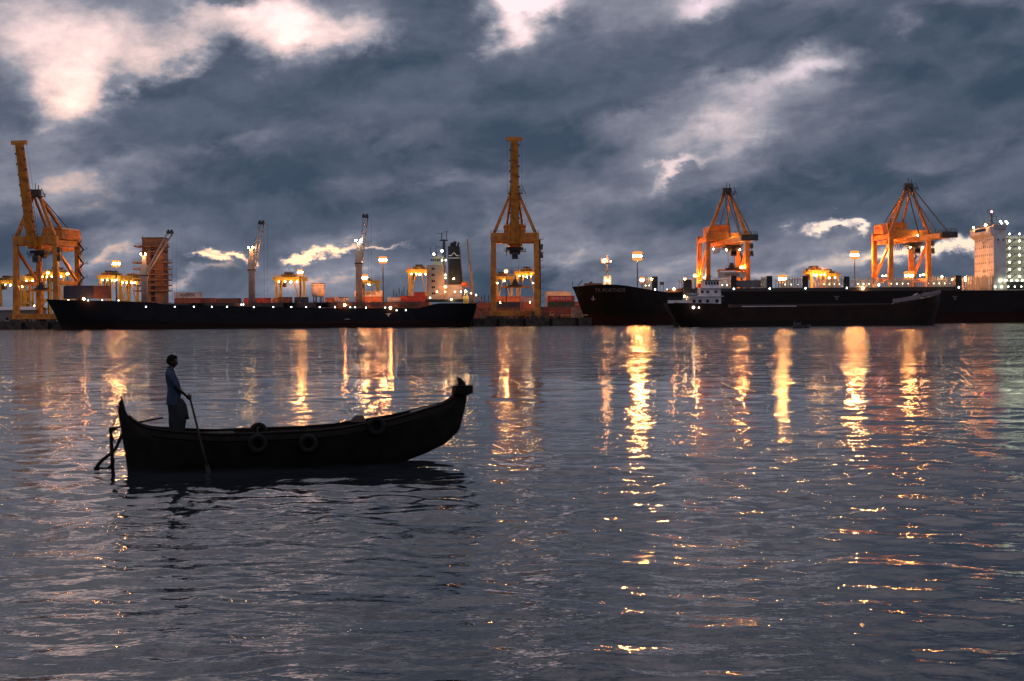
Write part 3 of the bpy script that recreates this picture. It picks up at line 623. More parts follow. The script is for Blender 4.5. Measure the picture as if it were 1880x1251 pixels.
for i, (px, py) in enumerate([(733, 529), (738, 533), (742, 527), (748, 531), (728, 535), (723, 532), (752, 533), (878, 541), (884, 543), (890, 540), (897, 541)]):
    Y = 980 + (i * 37) % 90; Z = ZZ(px, py, Y) - QZ
    t = thing('far_mast', 'thin dark mast far behind the yard beside the tall lamp mast' if px < 800 else 'thin dark mast far behind, left of the raised-boom crane', 'mast', (XX(px, Y), Y, QZ), 0, 'thin masts behind the yard' if px < 800 else 'thin masts left of the crane')
    MB().tube([(0, 0, 0), (0, 0, Z)], [.45, .22], 6).build('pole', M_STEEL, t)
    MB().bar((-1.6, 0, Z * .72), (1.6, 0, Z * .72), .2).bar((0, 0, Z * .95), (2.2, 0, Z * .6), .12).bar((0, 0, Z * .95), (-2.2, 0, Z * .6), .12).build('spreader', M_STEEL, t)

# ------------------------------------------------------------------ ships
def hull(L, B, zd, rake, zb=-3.0, full=.80, stern_full=.72, nst=60, over=3.0, name='hull', m=None, parent=None, bulwark=.0):
    """local x: stern 0 .. bow L, y across, z up from the water; zd(t) deck height, rake(z) setback of the stem"""
    lev = [0, .25, .45, .62, .78, .9, 1.0]; V = []; nl = len(lev)
    for i in range(nst + 1):
        t = (i / nst); t = t if t < .8 else .8 + .2 * (1 - (1 - (t - .8) / .2) ** 1.6)
        for side in (-1, 1):
            for v in lev:
                z = zb + (zd(t) - zb) * v
                xb = L - rake(z); xs = over * (1 - v) ** 1.3
                x = xs + (xb - xs) * t
                if t > full:
                    q = (t - full) / (1 - full); p = 1.5 + 1.6 * v; b = 1 - q ** p
                elif t < .18:
                    q = 1 - t / .18; b = 1 - (1 - (stern_full * (0.35 + .65 * v))) * q ** 2
                else: b = 1
                b *= (.93 + .07 * min(1, v * 2.2))
                V.append((x, side * max(.04, b * B / 2), z))
    F = []; st = 2 * nl
    for i in range(nst):
        for s in range(2):
            for k in range(nl - 1):
                a = i * st + s * nl + k; F.append((a, a + 1, a + st + 1, a + st))
        a = i * st + nl - 1; F.append((a, a + nl, a + st + nl, a + st))
    F.append(tuple(range(0, nl)) + tuple(range(2 * nl - 1, nl - 1, -1)))
    e = nst * st; F.append(tuple(range(e, e + nl)) + tuple(range(e + 2 * nl - 1, e + nl - 1, -1)))
    return MB().add(V, F).build(name, m, parent)

def left_ship():
    Y0 = 560.0; B = 25.0; yc = Y0 + B / 2
    xb, xs = XX(66, Y0, 550), XX(874, Y0, 560); L = xs - xb
    t = thing('cargo_ship', 'long dark blue cargo ship with three tall deck cranes moored at the quay', 'ship', (xs, yc, 0), math.pi)
    lx = lambda px, y=560: xs - XX(px, Y0, y)
    zpt = [(876, 557), (800, 557), (770, 566), (600, 566), (300, 560), (285, 556), (215, 553), (120, 551), (66, 549)]
    ts = [lx(p) / L for p, _ in zpt]; zs = [ZZ(p, y, Y0) for p, y in zpt]
    zd = lambda q: float(np.interp(q, ts, zs))
    hull(L, B, zd, lambda z: 0 if z > 11.8 else 6.2 * (1 - max(0, z) / 11.8) ** .85, name='hull', m=hull_mat('hull_navy', (.007, .008, .012), (.022, .010, .009), 2.6), parent=t, over=4)
    dz = zd(.5)
    N = -1  # towards the camera is local +y because the ship is turned round
    yn = B / 2
    # hatch covers
    for px in (330, 385, 500, 560, 620, 720):
        a = lx(px); MB().box(a - 9, a + 9, -9, 9, dz - .4, dz + 1.6).build('hatch_cover', mat('hatch_brown', (.07, .035, .03), .7), t)
    MB().rail((lx(770), yn - .3, dz), (lx(300), yn - .3, dz), 1.1, 90, .06).build('deck_railing', M_STEEL, t)
    fr = MB()
    for k in range(40):
        a = lx(300) + (lx(770) - lx(300)) * k / 39.0; fr.bar((a, yn - .6, dz - .1), (a, yn - .6, dz + 1.9), .25)
    fr.box(lx(770), lx(300), yn - .65, yn - .55, dz + 1.9, dz + 2.0); fr.build('bulwark_frame', M_STEEL, t)
    # deck cranes
    for i, (pb, ptip, yt, ytop, ykn, m_l) in enumerate(((255, 302, 428, 470, 507, E_WARM), (455, 473, 411, 458, 497, E_WARM), (655, 667, 399, 445, 485, E_FLOODW))):
        yl = yn - 9.0; Yw = Y0 + 9.0
        xl = lx(pb); z0 = dz - .2; zk = ZZ(pb, ykn, Yw); zt = ZZ(pb, ytop, Yw)
        c = bpy.data.objects.new('deck_crane', None); COL.objects.link(c); c.parent = t; c.location = (xl, yl, 0)
        c['label'] = ['white deck crane with low slanting jib', 'white deck crane with steep jib amidships', 'tall white deck crane nearest the deckhouse'][i]
        MB().lathe([(1.35, z0), (1.3, zk - 1.5), (1.65, zk - .2), (1.65, zk)], 18).build('pedestal', M_TAN, c, True)
        MB().lathe([(1.75, zk), (1.75, zk + .4)], 18).build('slew_ring', M_STEEL, c)
        MB().bar((0, 0, zk + .4), (0, 0, zt - 3.5), 2.9, 2.9, 2.2, 2.2).bar((0, 0, zt - 3.5), (0, 0, zt), 1.6, 1.6, 1.3, 1.3).build('housing', M_TAN, c)
        tipx = -(XX(ptip, Yw, yt) - XX(pb, Yw, ykn)); tz = ZZ(ptip, yt, Yw)
        j = MB()
        for s in (-1, 1): j.bar((-1.2 + s * .1, s * 1.5, zk + 1.5), (tipx + s * .9, s * .8, tz), .55, .65, .4, .45)
        for q in (.35, .62, .82): 
            p = Vector((-1.2, 0, zk + 1.5)).lerp(Vector((tipx, 0, tz)), q); j.bar((p.x - .1 - .8 * q, -1.5 + .7 * q, p.z), (p.x + .1 + .8 * q, 1.5 - .7 * q, p.z), .25)
        j.build('jib', M_TAN, c)
        MB().box(tipx - 1.2, tipx + 1.2, -1.1, 1.1, tz - .3, tz + .7).box(tipx - 1.0, tipx - .3, -.5, .5, tz + .7, tz + 1.3).box(tipx + .3, tipx + 1.0, -.5, .5, tz + .7, tz + 1.3).build('jib_head', M_STEEL, c)
        w = MB()
        for q in (-.6, .6): w.bar((tipx + q - 1.6, q, tz), (tipx + q - 1.6, q, dz + 3), .06); 
        w.bar((0, .5, zt), (tipx, .5, tz), .07).bar((0, -.5, zt), (tipx, -.5, tz), .07)
        w.build('wire', M_STEEL, c)
        for s in (-1, 1): bulb('floodlight', .34, m_l, c, (s * .9, 1.9, zt + .6))
    # deckhouse
    Ys = Y0 + 5; a, b = lx(783), lx(815); z0 = ZZ(800, 548, Ys) - 1; z1 = ZZ(800, 487, Ys)
    ds = MB().box(b, a, -9, yn - 4, z0, z1).build('deckhouse', mat('deckhouse_buff', (.34, .26, .21), .6, 0, .15, .3), t)
    ya = yn - 4
    for r in range(5):
        for c_ in (.32, .42):
            x = a + (b - a) * c_; z = z0 + 2.5 + r * (z1 - z0 - 2) / 5
            MB().box(x - .28, x + .28, ya + .004, ya + .06, z, z + .8).build('window', M_GLASS, ds)
    br = MB().box(b + .5, a - 2.5, -12.3, yn - 5, z1 + .003, z1 + 3.0).build('wheelhouse', mat('wheelhouse_cream', (.52, .50, .34), .6), t)
    for k in range(6): MB().box(b + 1 + k * .75, b + 1.5 + k * .75, yn - 5 + .004, yn - 4.95, z1 + 1.5, z1 + 2.4).build('window', M_GLASS, br)
    zt = z1 + 3.0
    MB().box(b, a - 2.0, -12.5, yn - 4.6, zt + .003, zt + .3).rail((b, yn - 4.7, zt + .3), (a - 2, yn - 4.7, zt + .3), 1.1, 6, .08).build('monkey_island', M_WHITE, t)
    zm = ZZ(815, 425, Ys); xm = lx(814)
    MB().bar((xm, yn - 9, zt), (xm, yn - 9, zm - 3), 1.5, 1.5, .9, .9).bar((xm - 1.5, yn - 9, zm - 3.4), (xm + 1.8, yn - 9, zm - 3.4), .5).bar((xm - 1.1, yn - 9, zm - 3.2), (xm - 1.1, yn - 9, zm + .4), .22).bar((xm + .9, yn - 9, zm - 3.2), (xm + .9, yn - 9, zm - .4), .3).bar((xm - 2.2, yn - 9, zm), (xm + .2, yn - 9, zm), .14).bar((xm + 3.0, yn - 9, zm - .6), (xm + .2, yn - 9, zm - .6), .14).bar((xm, yn - 9, zm - 6), (xm + 3, yn - 9, zm - 6), .16).build('mast', M_STEEL, t)
    xm2 = lx(797); MB().bar((xm2, yn - 6, zt), (xm2, yn - 6, zt + 2.0), 1.4, 1.4, 2.6, 2.0).bar((xm2 + 1.6, yn - 6, zt + 1.7), (xm2 + 1.6, yn - 6, zt + 4.2), .2).bar((xm2 - .6, yn - 6, zt + 1.7), (xm2 - .6, yn - 6, zt + 5), .2).build('signal_post', M_STEEL, t)
    # funnel with its band and chevron
    f0, f1 = lx(822), lx(844); zf = ZZ(833, 452, Ys); zf0 = ZZ(833, 525, Ys)
    fu = MB().prism([(f0, zf), (f1 + .3, zf), (f1 - 1.0, zf0), (f0, zf0)], -5, yn - 6).build('funnel', M_BLACK, t)
    yf = yn - 6
    em = mat('funnel_mark', (.62, .60, .58), .6, 0, .1); zc = ZZ(833, 473, Ys); xm_ = (f0 + f1) / 2
    bd = MB().box(f1 + .1, f0 - .1, yf + .004, yf + .05, zc - .35, zc - .02)
    pts = [(f0 - .2, zc + .75), (xm_ + 1.1, zc + .75), (xm_, zc + 2.0), (xm_ - 1.1, zc + .75), (f1 + .2, zc + .75)]
    for p, q in zip(pts[:-1], pts[1:]): bd.bar((p[0], yf + .03, p[1]), (q[0], yf + .03, q[1]), .05, .36)
    bd.build('funnel_emblem', em, fu)
    ex = MB()
    for xo, r, h in ((f0 - 1.1, .55, 1.7), ((f0 + f1) / 2, .75, 2.2), (f1 + .9, .4, 1.8)):
        ex.tube([(xo, 1, zf - .3), (xo, 1, zf + h * .6), (xo - .4, 1, zf + h)], [r, r, r * .9], 10)
    ex.build('exhaust_pipe', M_STEEL, fu)
    MB().box(lx(847), lx(815.5), -8, yn - 5, zf0 - 5.5, zf0 + .5).build('engine_casing', mat('deckhouse_buff', (.34, .26, .21)), t)
    MB().rail((lx(847), yn - 4.9, zf0 + .5), (lx(816), yn - 4.9, zf0 + .5), 1.1, 8, .08).build('casing_railing', M_STEEL, t)
    MB().box(lx(850), lx(781), -11, yn - .6, ZZ(800, 551, Y0) - .6, ZZ(800, 551, Y0) + .3).rail((lx(872), yn - .4, zd(.02)), (lx(782), yn - .4, zd(.02)), 1.3, 24, .1).build('poop_deck', M_STEEL, t)
    # provision crane and lifeboat at the stern
    pa = lx(866); MB().tube([(pa, yn - 8, 9), (pa, yn - 8, ZZ(866, 525, Ys)), (pa + .6, yn - 8, ZZ(864, 495, Ys)), (lx(857.5), yn - 8, ZZ(857, 438, Ys))], [.9, .75, .6, .3], 8).build('provision_crane', mat('derrick_tan', (.42, .28, .2), .6), t)
    MB().tube([(lx(846), yn - 5, ZZ(850, 525, Ys)), (lx(850), yn - 5, ZZ(850, 522, Ys)), (lx(856), yn - 5, ZZ(852, 522, Ys)), (lx(860), yn - 5, ZZ(856, 528, Ys))], [.3, 1.2, 1.25, .4], 10).build('lifeboat', mat('lifeboat_orange', (.6, .12, .03), .5), t, True)
    MB().bar((lx(846), yn - 5, ZZ(850, 529, Ys)), (lx(884), yn - 5, ZZ(880, 552, Ys)), .5, .5).bar((lx(846), yn - 7, ZZ(850, 529, Ys)), (lx(884), yn - 7, ZZ(880, 552, Ys)), .5, .5).bar((lx(868), yn - 6, 8), (lx(868), yn - 6, ZZ(868, 543, Ys)), .4).build('lifeboat_ramp', mat('ramp_red', (.35, .10, .05), .6), t)
    MB().box(lx(860), lx(850), yn - 5, yn - 2.5, zd(0.01), zd(0.01) + 2.8).box(lx(853), lx(851), yn - 5, yn - 3, zd(0.01) + 2.8, zd(0.01) + 4.2).box(lx(858), lx(856), yn - 5, yn - 3, zd(0.01) + 2.8, zd(0.01) + 4.2).build('mooring_winch', mat('winch_yellow', (.6, .45, .12), .5), t)
    bulb('floodlight', .3, E_WARM, t, (lx(855), yn - .9, zd(0.01) + 4.8))
    # lamps
    for px, py in ((126, 551), (162, 552), (188, 551), (218, 552), (268, 563.5), (321, 563.5), (356, 563.5), (389, 563.5), (417, 563.5), (443, 559.5), (447, 559.5), (466, 564), (502, 564), (535, 564), (562, 564), (587, 564), (615, 564.5), (643, 564.5), (652, 564.5), (672, 565), (707, 565), (728, 570), (745, 570)):
        bulb('deck_lamp', .2, E_DECK, t, (lx(px), yn + .15, ZZ(px, py, Y0)))
    for px, py in ((154.5, 549), (633, 560.5), (717, 565.5)): bulb('cargo_lamp', .42, E_SOD_S, t, (lx(px), yn + .25, ZZ(px, py, Y0)))
    for px, py, r, m in ((817.5, 527, .34, E_SOD_S), (829, 550, .26, E_WARM), (818, 505, .17, E_WARM), (818, 511, .14, E_WARM), (802, 536, .15, E_WARM), (817, 536, .12, E_WARM), (835, 536, .13, E_FLOODW), (846, 536, .13, E_FLOODW), (797, 467, .45, E_DECK), (812, 461, .5, E_DECK), (812, 478, .35, E_DECK), (819, 478, .3, E_DECK), (833, 512.5, .25, E_WARM), (790, 547, .2, E_DECK), (865, 539, .22, E_DECK), (874, 542, .3, E_DECK)):
        bulb('deck_lamp', r, m, t, (lx(px), yn - .9 if py < 545 else yn + .5, ZZ(px, py, Y0 + 1)))
    # hull marks
    MB().box(lx(713) - .2, lx(713) + .2, yn + .01, yn + .05, ZZ(713, 581, Y0), ZZ(713, 577, Y0)).box(lx(713) - 1, lx(713) + 1, yn + .01, yn + .05, ZZ(713, 577, Y0), ZZ(713, 576, Y0)).build('draught_mark', M_LETTER_W, t)
    MB().box(lx(642), lx(633), yn + .01, yn + .05, ZZ(638, 586.6, Y0), ZZ(638, 586, Y0)).build('load_line', M_LETTER_W, t)
    # containers stowed on the foredeck
    zc = zd(.88)
    for i in range(2):
        for k, (px, col) in enumerate(((147, 'navy'), (188, 'rust'))):
            container(XX(px, Y0 + 6), Y0 + 6, ZZ(px, 546, Y0 + 6) + i * 2.6 + (-.6), 12.19 if k == 0 else 6.06, col, ['dark navy container on the foredeck of the three-crane ship', 'rusty red container on the foredeck of the three-crane ship'][k] + [', lower of two', ', on top'][i])
left_ship()

def black_ship():
    Y0 = 612.0; B = 27.0; yc = Y0 + B / 2; xb = XX(1052, Y0, 525); L = 226.0; xs = xb + L
    t = thing('container_ship', 'black container ship lettered TR PORTHOS with empty cell guides and white deckhouse', 'ship', (xs, yc, 0), math.pi)
    lx = lambda px, y=530: xs - XX(px, Y0, y)
    zpt = [(2040, 531), (1900, 533), (1290, 536), (1215, 537), (1150, 524.5), (1125, 522), (1085, 523.5), (1052, 525.5)]
    ts = [min(1, lx(p) / L) for p, _ in zpt]; zs = [ZZ(p, y, Y0) for p, y in zpt]; zs[0] = zs[1]
    zd = lambda q: float(np.interp(q, ts, zs))
    hl = hull(L, B, zd, lambda z: 0 if z > 17 else 7.6 * (1 - max(0, z - 4.0) / 13.0) if z > 4 else 7.6, name='hull', m=hull_mat('hull_black', (.011, .008, .007), (.028, .009, .008), 4.2), parent=t, over=6, full=.84)
    yn = B / 2; dz = zd(.5)
    bvh = BVHTree.FromPolygons([v.co for v in hl.data.vertices], [tuple(q.vertices) for q in hl.data.polygons])
    def on_hull(x, z, out=.06):
        hit = bvh.ray_cast(Vector((x, 40, z)), Vector((0, -1, 0))); return (hit[0].y if hit[0] else 3.0) + out
    nm = text('name_lettering', 'TR PORTHOS', 2.3, mat('name_paint', (.20, .17, .15), .6), t, (0, 0, 0), (0, 0, 0), .0)
    cx, cz = lx(1121), ZZ(1121, 533.5, Y0)
    for v in nm.data.vertices:
        x, z = cx - v.co.x * .93, cz + v.co.y; v.co = (x, on_hull(x, z, .12), z)
    ax, az_ = lx(1091), ZZ(1091, 546, Y0); ay = on_hull(ax, az_, .1)
    MB().tube([(ax, ay, az_ + 1.6), (ax, ay + .1, az_ - .8)], .22, 8).bar((ax - 1.0, ay + .1, az_ - .5), (ax, ay + .15, az_ - 1.2), .3).bar((ax + 1.0, ay + .1, az_ - .5), (ax, ay + .15, az_ - 1.2), .3).build('anchor', M_GREY, t)
    # forecastle: foremast, windlass, breakwater
    zf = zd(.96); xm = lx(1119)
    MB().bar((xm, 0, zf - .5), (xm, 0, ZZ(1119, 468, Y0 + 13)), 1.1, 1.1, .5, .5).box(xm - 1.5, xm + 2.6, -1, 1, ZZ(1118, 498, Y0 + 13), ZZ(1118, 498, Y0 + 13) + .3).box(xm - 1.6, xm + 2.8, -1, 1, ZZ(1118, 483, Y0 + 13), ZZ(1118, 483, Y0 + 13) + .3).bar((xm + 2.5, 0, ZZ(1115, 483, Y0 + 13)), (xm + 2.5, 0, ZZ(1115, 474, Y0 + 13)), .2).rail((xm - 1.6, 1, ZZ(1118, 482, Y0 + 13)), (xm + 2.8, 1, ZZ(1118, 482, Y0 + 13)), 1.1, 4, .09).rail((xm - 1.5, 1, ZZ(1118, 497, Y0 + 13)), (xm + 2.6, 1, ZZ(1118, 497, Y0 + 13)), 1.1, 4, .09).build('foremast', M_GREY, t)
    bulb('floodlight', .62, E_SOD_S, t, (xm + 1.3, 1.4, ZZ(1116, 480, Y0 + 13) + .3)); bulb('deck_lamp', .3, E_DECK, t, (xm - 1.5, 1.0, ZZ(1126, 480, Y0 + 13)))
    for q in (-1.1, 1.2): MB().box(xm + q - .5, xm + q + .5, .9, 1.1, zf, zf + 4.4).build('light_board', mat('light_board', (.7, .68, .6), .5), t)
    bulb('floodlight', .3, E_WARM, t, (xm + .1, 2.2, zf + 2.2))
    MB().box(lx(1108), lx(1075), -4, 5, zf - .3, zf + .9).box(lx(1090), lx(1085), -3, 4, zf + .9, zf + 1.6).build('windlass', mat('windlass_rust', (.2, .10, .07), .7), t)
    MB().bar((lx(1064), 1, zf), (lx(1072), 1, zf + 2.4), .35).build('bow_davit', M_STEEL, t)
    MB().bar((lx(1053.5), 0, zf), (lx(1053.5), 0, zf + 1.8), .2).build('jackstaff', M_STEEL, t)
    # hatch coaming along the deck
    MB().box(lx(1760), lx(1235), -11.5, yn - 2.2, dz - .5, ZZ(1500, 528.5, Y0 + 2)).build('hatch_coaming', mat('coaming', (.045, .03, .025), .7), t)
    MB().rail((lx(1760), yn - .3, dz), (lx(1215), yn - .3, dz), 1.1, 80, .06).build('deck_railing', M_STEEL, t)
    # cell guide racks: rows of posts lit from below
    mp = mat('guide_post', (.42, .36, .26), .5, 0, .2)
    for (p0, p1, yt, dark) in ((1184, 1198, 510, 1), (1256, 1276, 511, 0), (1325, 1343, 508, 1), (1400, 1409, 509, 1), (1440, 1475, 509, 1), (1513, 1551, 510, 1), (1575, 1618, 510, 0), (1637, 1690, 510, 0), (1706, 1757, 508, 1), (1777, 1826, 506, 1)):
        a, b = lx(p0), lx(p1); zt = ZZ((p0 + p1) / 2, yt, Y0 + 8); zb_ = dz - .3
        if zt < zb_ + 3: zt = zb_ + 5
        n = max(4, int((p1 - p0) / 4.6)); rk = MB()
        for k in range(n):
            x = a + (b - a) * (k + .3) / n; rk.bar((x, yn - 3, zb_), (x, yn - 3, zt + random.uniform(-.4, .3)), .34).bar((x - .3, yn - 9, zb_), (x - .3, yn - 9, zt - .6 + random.uniform(-.4, .3)), .3).bar((x, -8, zb_), (x, -8, zt - .4), .3).bar((x, -8, zb_ + 1.2), (x, yn - 3, zb_ + 1.2), .2)
        for z in (zb_ + 2.2, zt - 1.4): rk.box(b, a, yn - 3.1, yn - 2.85, z, z + .25).box(b, a, -8.1, -7.9, z, z + .25)
        rk = rk.build('cell_guide_rack', mp, t)
        if dark: MB().box(b - 2.4, b, yn - 3.2, yn - 1.6, zb_, zt + .3).build('rack_end_tower', M_BLACK, rk); bulb('deck_lamp', .32, E_DECK, rk, (b - 1.2, yn - 1.3, zb_ + 1.6))
        for k in range(max(2, n // 2)): bulb('tube_lamp', .17, E_GREEN, rk, (a + (b - a) * (k + .5) / max(2, n // 2), yn - 5.5, zb_ + 3.4))
    # one stowed hatch cover between racks
    MB().box(lx(1400), lx(1344), yn - 8, yn - 4, ZZ(1370, 528, Y0 + 4), ZZ(1370, 515, Y0 + 4)).build('stowed_hatch_cover', mat('hatch_grey', (.13, .12, .12), .7), t)
    MB().box(lx(1770), lx(1760), yn - 7, yn - 4, dz, dz + 6).build('vent_house', mat('vent_orange', (.5, .12, .04), .6), t)
    # deckhouse: tall white block, its front looks to the bow
    Yd = Y0 + 1.0; a = lx(1826); b = lx(1849); z0 = dz - .5; z1 = ZZ(1826, 421, Yd)
    ds = MB().box(b, a, -yn + .5, yn - 1, z0, z1).build('deckhouse', M_WHITE, t)
    MB().prism([(a + 1.6, z1 + 1.2), (a + 1.6, z1 - 1.6), (a + .004, z1 - 3.4), (a + .004, z1 + 1.2)], -yn - 1, yn - .5).build('bridge_wing', M_WHITE, ds)
    MB().box(b, a - .05, -yn, yn - .8, z1 + .003, z1 + 1.6).build('wheelhouse', M_GREY, ds)
    MB().box(a + 1.604, a + 1.66, -7, 7, z1 - .4, z1 + .8).build('bridge_window', M_GLASS, ds)
    for r in range(6):
        for k in range(9):
            if (r * 7 + k * 5) % 11 == 0: continue
            y = -yn + 2.5 + k * 2.65; z = z0 + 5.5 + r * 3.35
            if z < z1 - 4: MB().box(a + .004, a + .06, y - .3, y + .3, z, z + .75).build('window', M_GLASS, ds)
    for k in range(2): MB().box(a - 2.2 - k * 2.2, a - 1.6 - k * 2.2, yn - .996, yn - .94, z1 - 5, z1 - 4.2).build('window', M_GLASS, ds)
    text('safety_lettering', 'SAFETY\nFIRST', 1.5, M_LETTER_K, ds, (a + .03, 0, z1 - 6.0), (R(90), 0, R(90)))
    text('warning_lettering', 'NO\nSMOKING', 1.0, M_LETTER_K, ds, (a + .03, 0, z0 + 9.2), (R(90), 0, R(90)))
    rf = MB().box(b + 1, a - 1, -10, 10, z1 + 1.604, z1 + 2.0).rail((a - 1, -10, z1 + 2), (a - 1, 10, z1 + 2), 1.1, 10, .09).rail((b, yn - 1.2, z1 + 1.6), (a, yn - 1.2, z1 + 1.6), 1.1, 6, .09).build('roof_deck', M_STEEL, t)
    zr = z1 + 2.0; xm = lx(1836)
    mm = MB().bar((xm, 3, zr), (xm, 3, ZZ(1835, 388, Yd)), .9, .9, .35, .35)
    for k in range(4): mm.bar((xm - 2.6 + k * .4, 3, zr + 2.5 + k * 1.4), (xm + 2.4 - k * .3, 3, zr + 2.5 + k * 1.4), .18).bar((xm - 2 + k * 1.3, 3, zr + 2.5 + k), (xm - 2 + k * 1.3, 3, zr + 4.2 + k), .16)
    mm.bar((xm - 3.8, 4, zr), (xm - 4.0, 4, zr + 4), .16).bar((xm + 3, 2, zr), (xm + 3, 2, zr + 3.2), .16).build('radar_mast', M_STEEL, t)
    bulb('red_beacon', .42, E_RED, t, (xm, 3, ZZ(1835, 386, Yd)))
    for (y, z) in ((-8, z1 + 1.9), (8.5, z1 + 2.0)): bulb('floodlight', .42, E_SOD_S, t, (a + 2.1, y, z))
    bulb('floodlight', .6, E_SOD_S, t, (a + 13, -2, z0 + 5.5))
    bulb('floodlight', .45, E_SOD_S, t, (a + 11, 9, z0 + 5.0))
    # lit accommodation decks aft of the block
    c0, c1 = lx(1849), lx(1905)
    for k in range(7):
        z = z0 + 4.0 + k * 3.05
        MB().box(c1, c0 - .01, -9, yn - 2.0, z, z + .3).build('side_deck', M_GREY, t)
        MB().rail((c1, yn - 2.1, z + .3), (c0 - .1, yn - 2.1, z + .3), 1.1, 14, .06).build('deck_railing', M_STEEL, t)
        for q in (2.2, 6.5, 10.5): bulb('deck_lamp', .38, E_GREEN, t, (c0 - q, yn - 3.2, z + 2.4))
        MB().bar((c0 - .6, yn - 2.6, z + .3), (c0 - 5.0, yn - 2.6, z + 3.3), .7, .2).build('stair', M_STEEL, t)
    MB().box(c1, c0 - .02, -9, yn - 6, z0, z0 + 24).build('accommodation_core', M_WHITE, t)
    for q in range(5): bulb('deck_lamp', .42, E_GREEN, t, (lx(1838 + q * 10), yn - 1.4 + .8, z0 + 4.6)); bulb('deck_lamp', .3, E_GREEN, t, (lx(1828 + q * 12), yn - .7, z0 + 1.9))
    for k in range(4): bulb('deck_lamp', .4, E_GREEN, t, (lx(1842) - (k % 2) * 2.4, yn - 2.0 - (k // 2) * 1.5, z1 + 2.6 + (k // 2) * .9))
    MB().box(lx(1880), lx(1852), yn - 1.6, yn - .6, z0 + .6, z0 + 2.6).build('gangway_stowed', M_STEEL, t)
    # single lamps along the deck
    for px, py, r, m in ((1238, 531, .42, E_SOD_S), (1258, 513, .35, E_SOD_S), (1586, 529.5, .42, E_WARM), (1615, 523.5, .42, E_DECK), (1731, 508, .3, E_WARM), (1225, 532, .2, E_DECK), (1197, 513, .25, E_WARM), (1774, 511, .3, E_WARM)):
        bulb('deck_lamp', r, m, t, (lx(px), yn - 1.4, ZZ(px, py, Y0 + 2)))
    MB().bar((lx(1216), 4, dz), (lx(1216), 4, dz + 3.4), .2).bar((lx(1222), 4, dz), (lx(1222), 4, dz + 3.4), .2).box(lx(1223), lx(1216), 3, 5, dz + 3.4, dz + 4.7).build('lookout_box', M_STEEL, t)
    for px in (1536, 1753): MB().box(lx(px) - 1.2, lx(px) + 1.2, yn + .01, yn + .05, ZZ(px, 545.4, Y0), ZZ(px, 544, Y0)).box(lx(px) - .4, lx(px) + .4, yn + .01, yn + .05, ZZ(px, 551, Y0), ZZ(px, 546, Y0)).build('draught_mark', mat('mark_grey', (.12, .11, .10), .7), t)
black_ship()

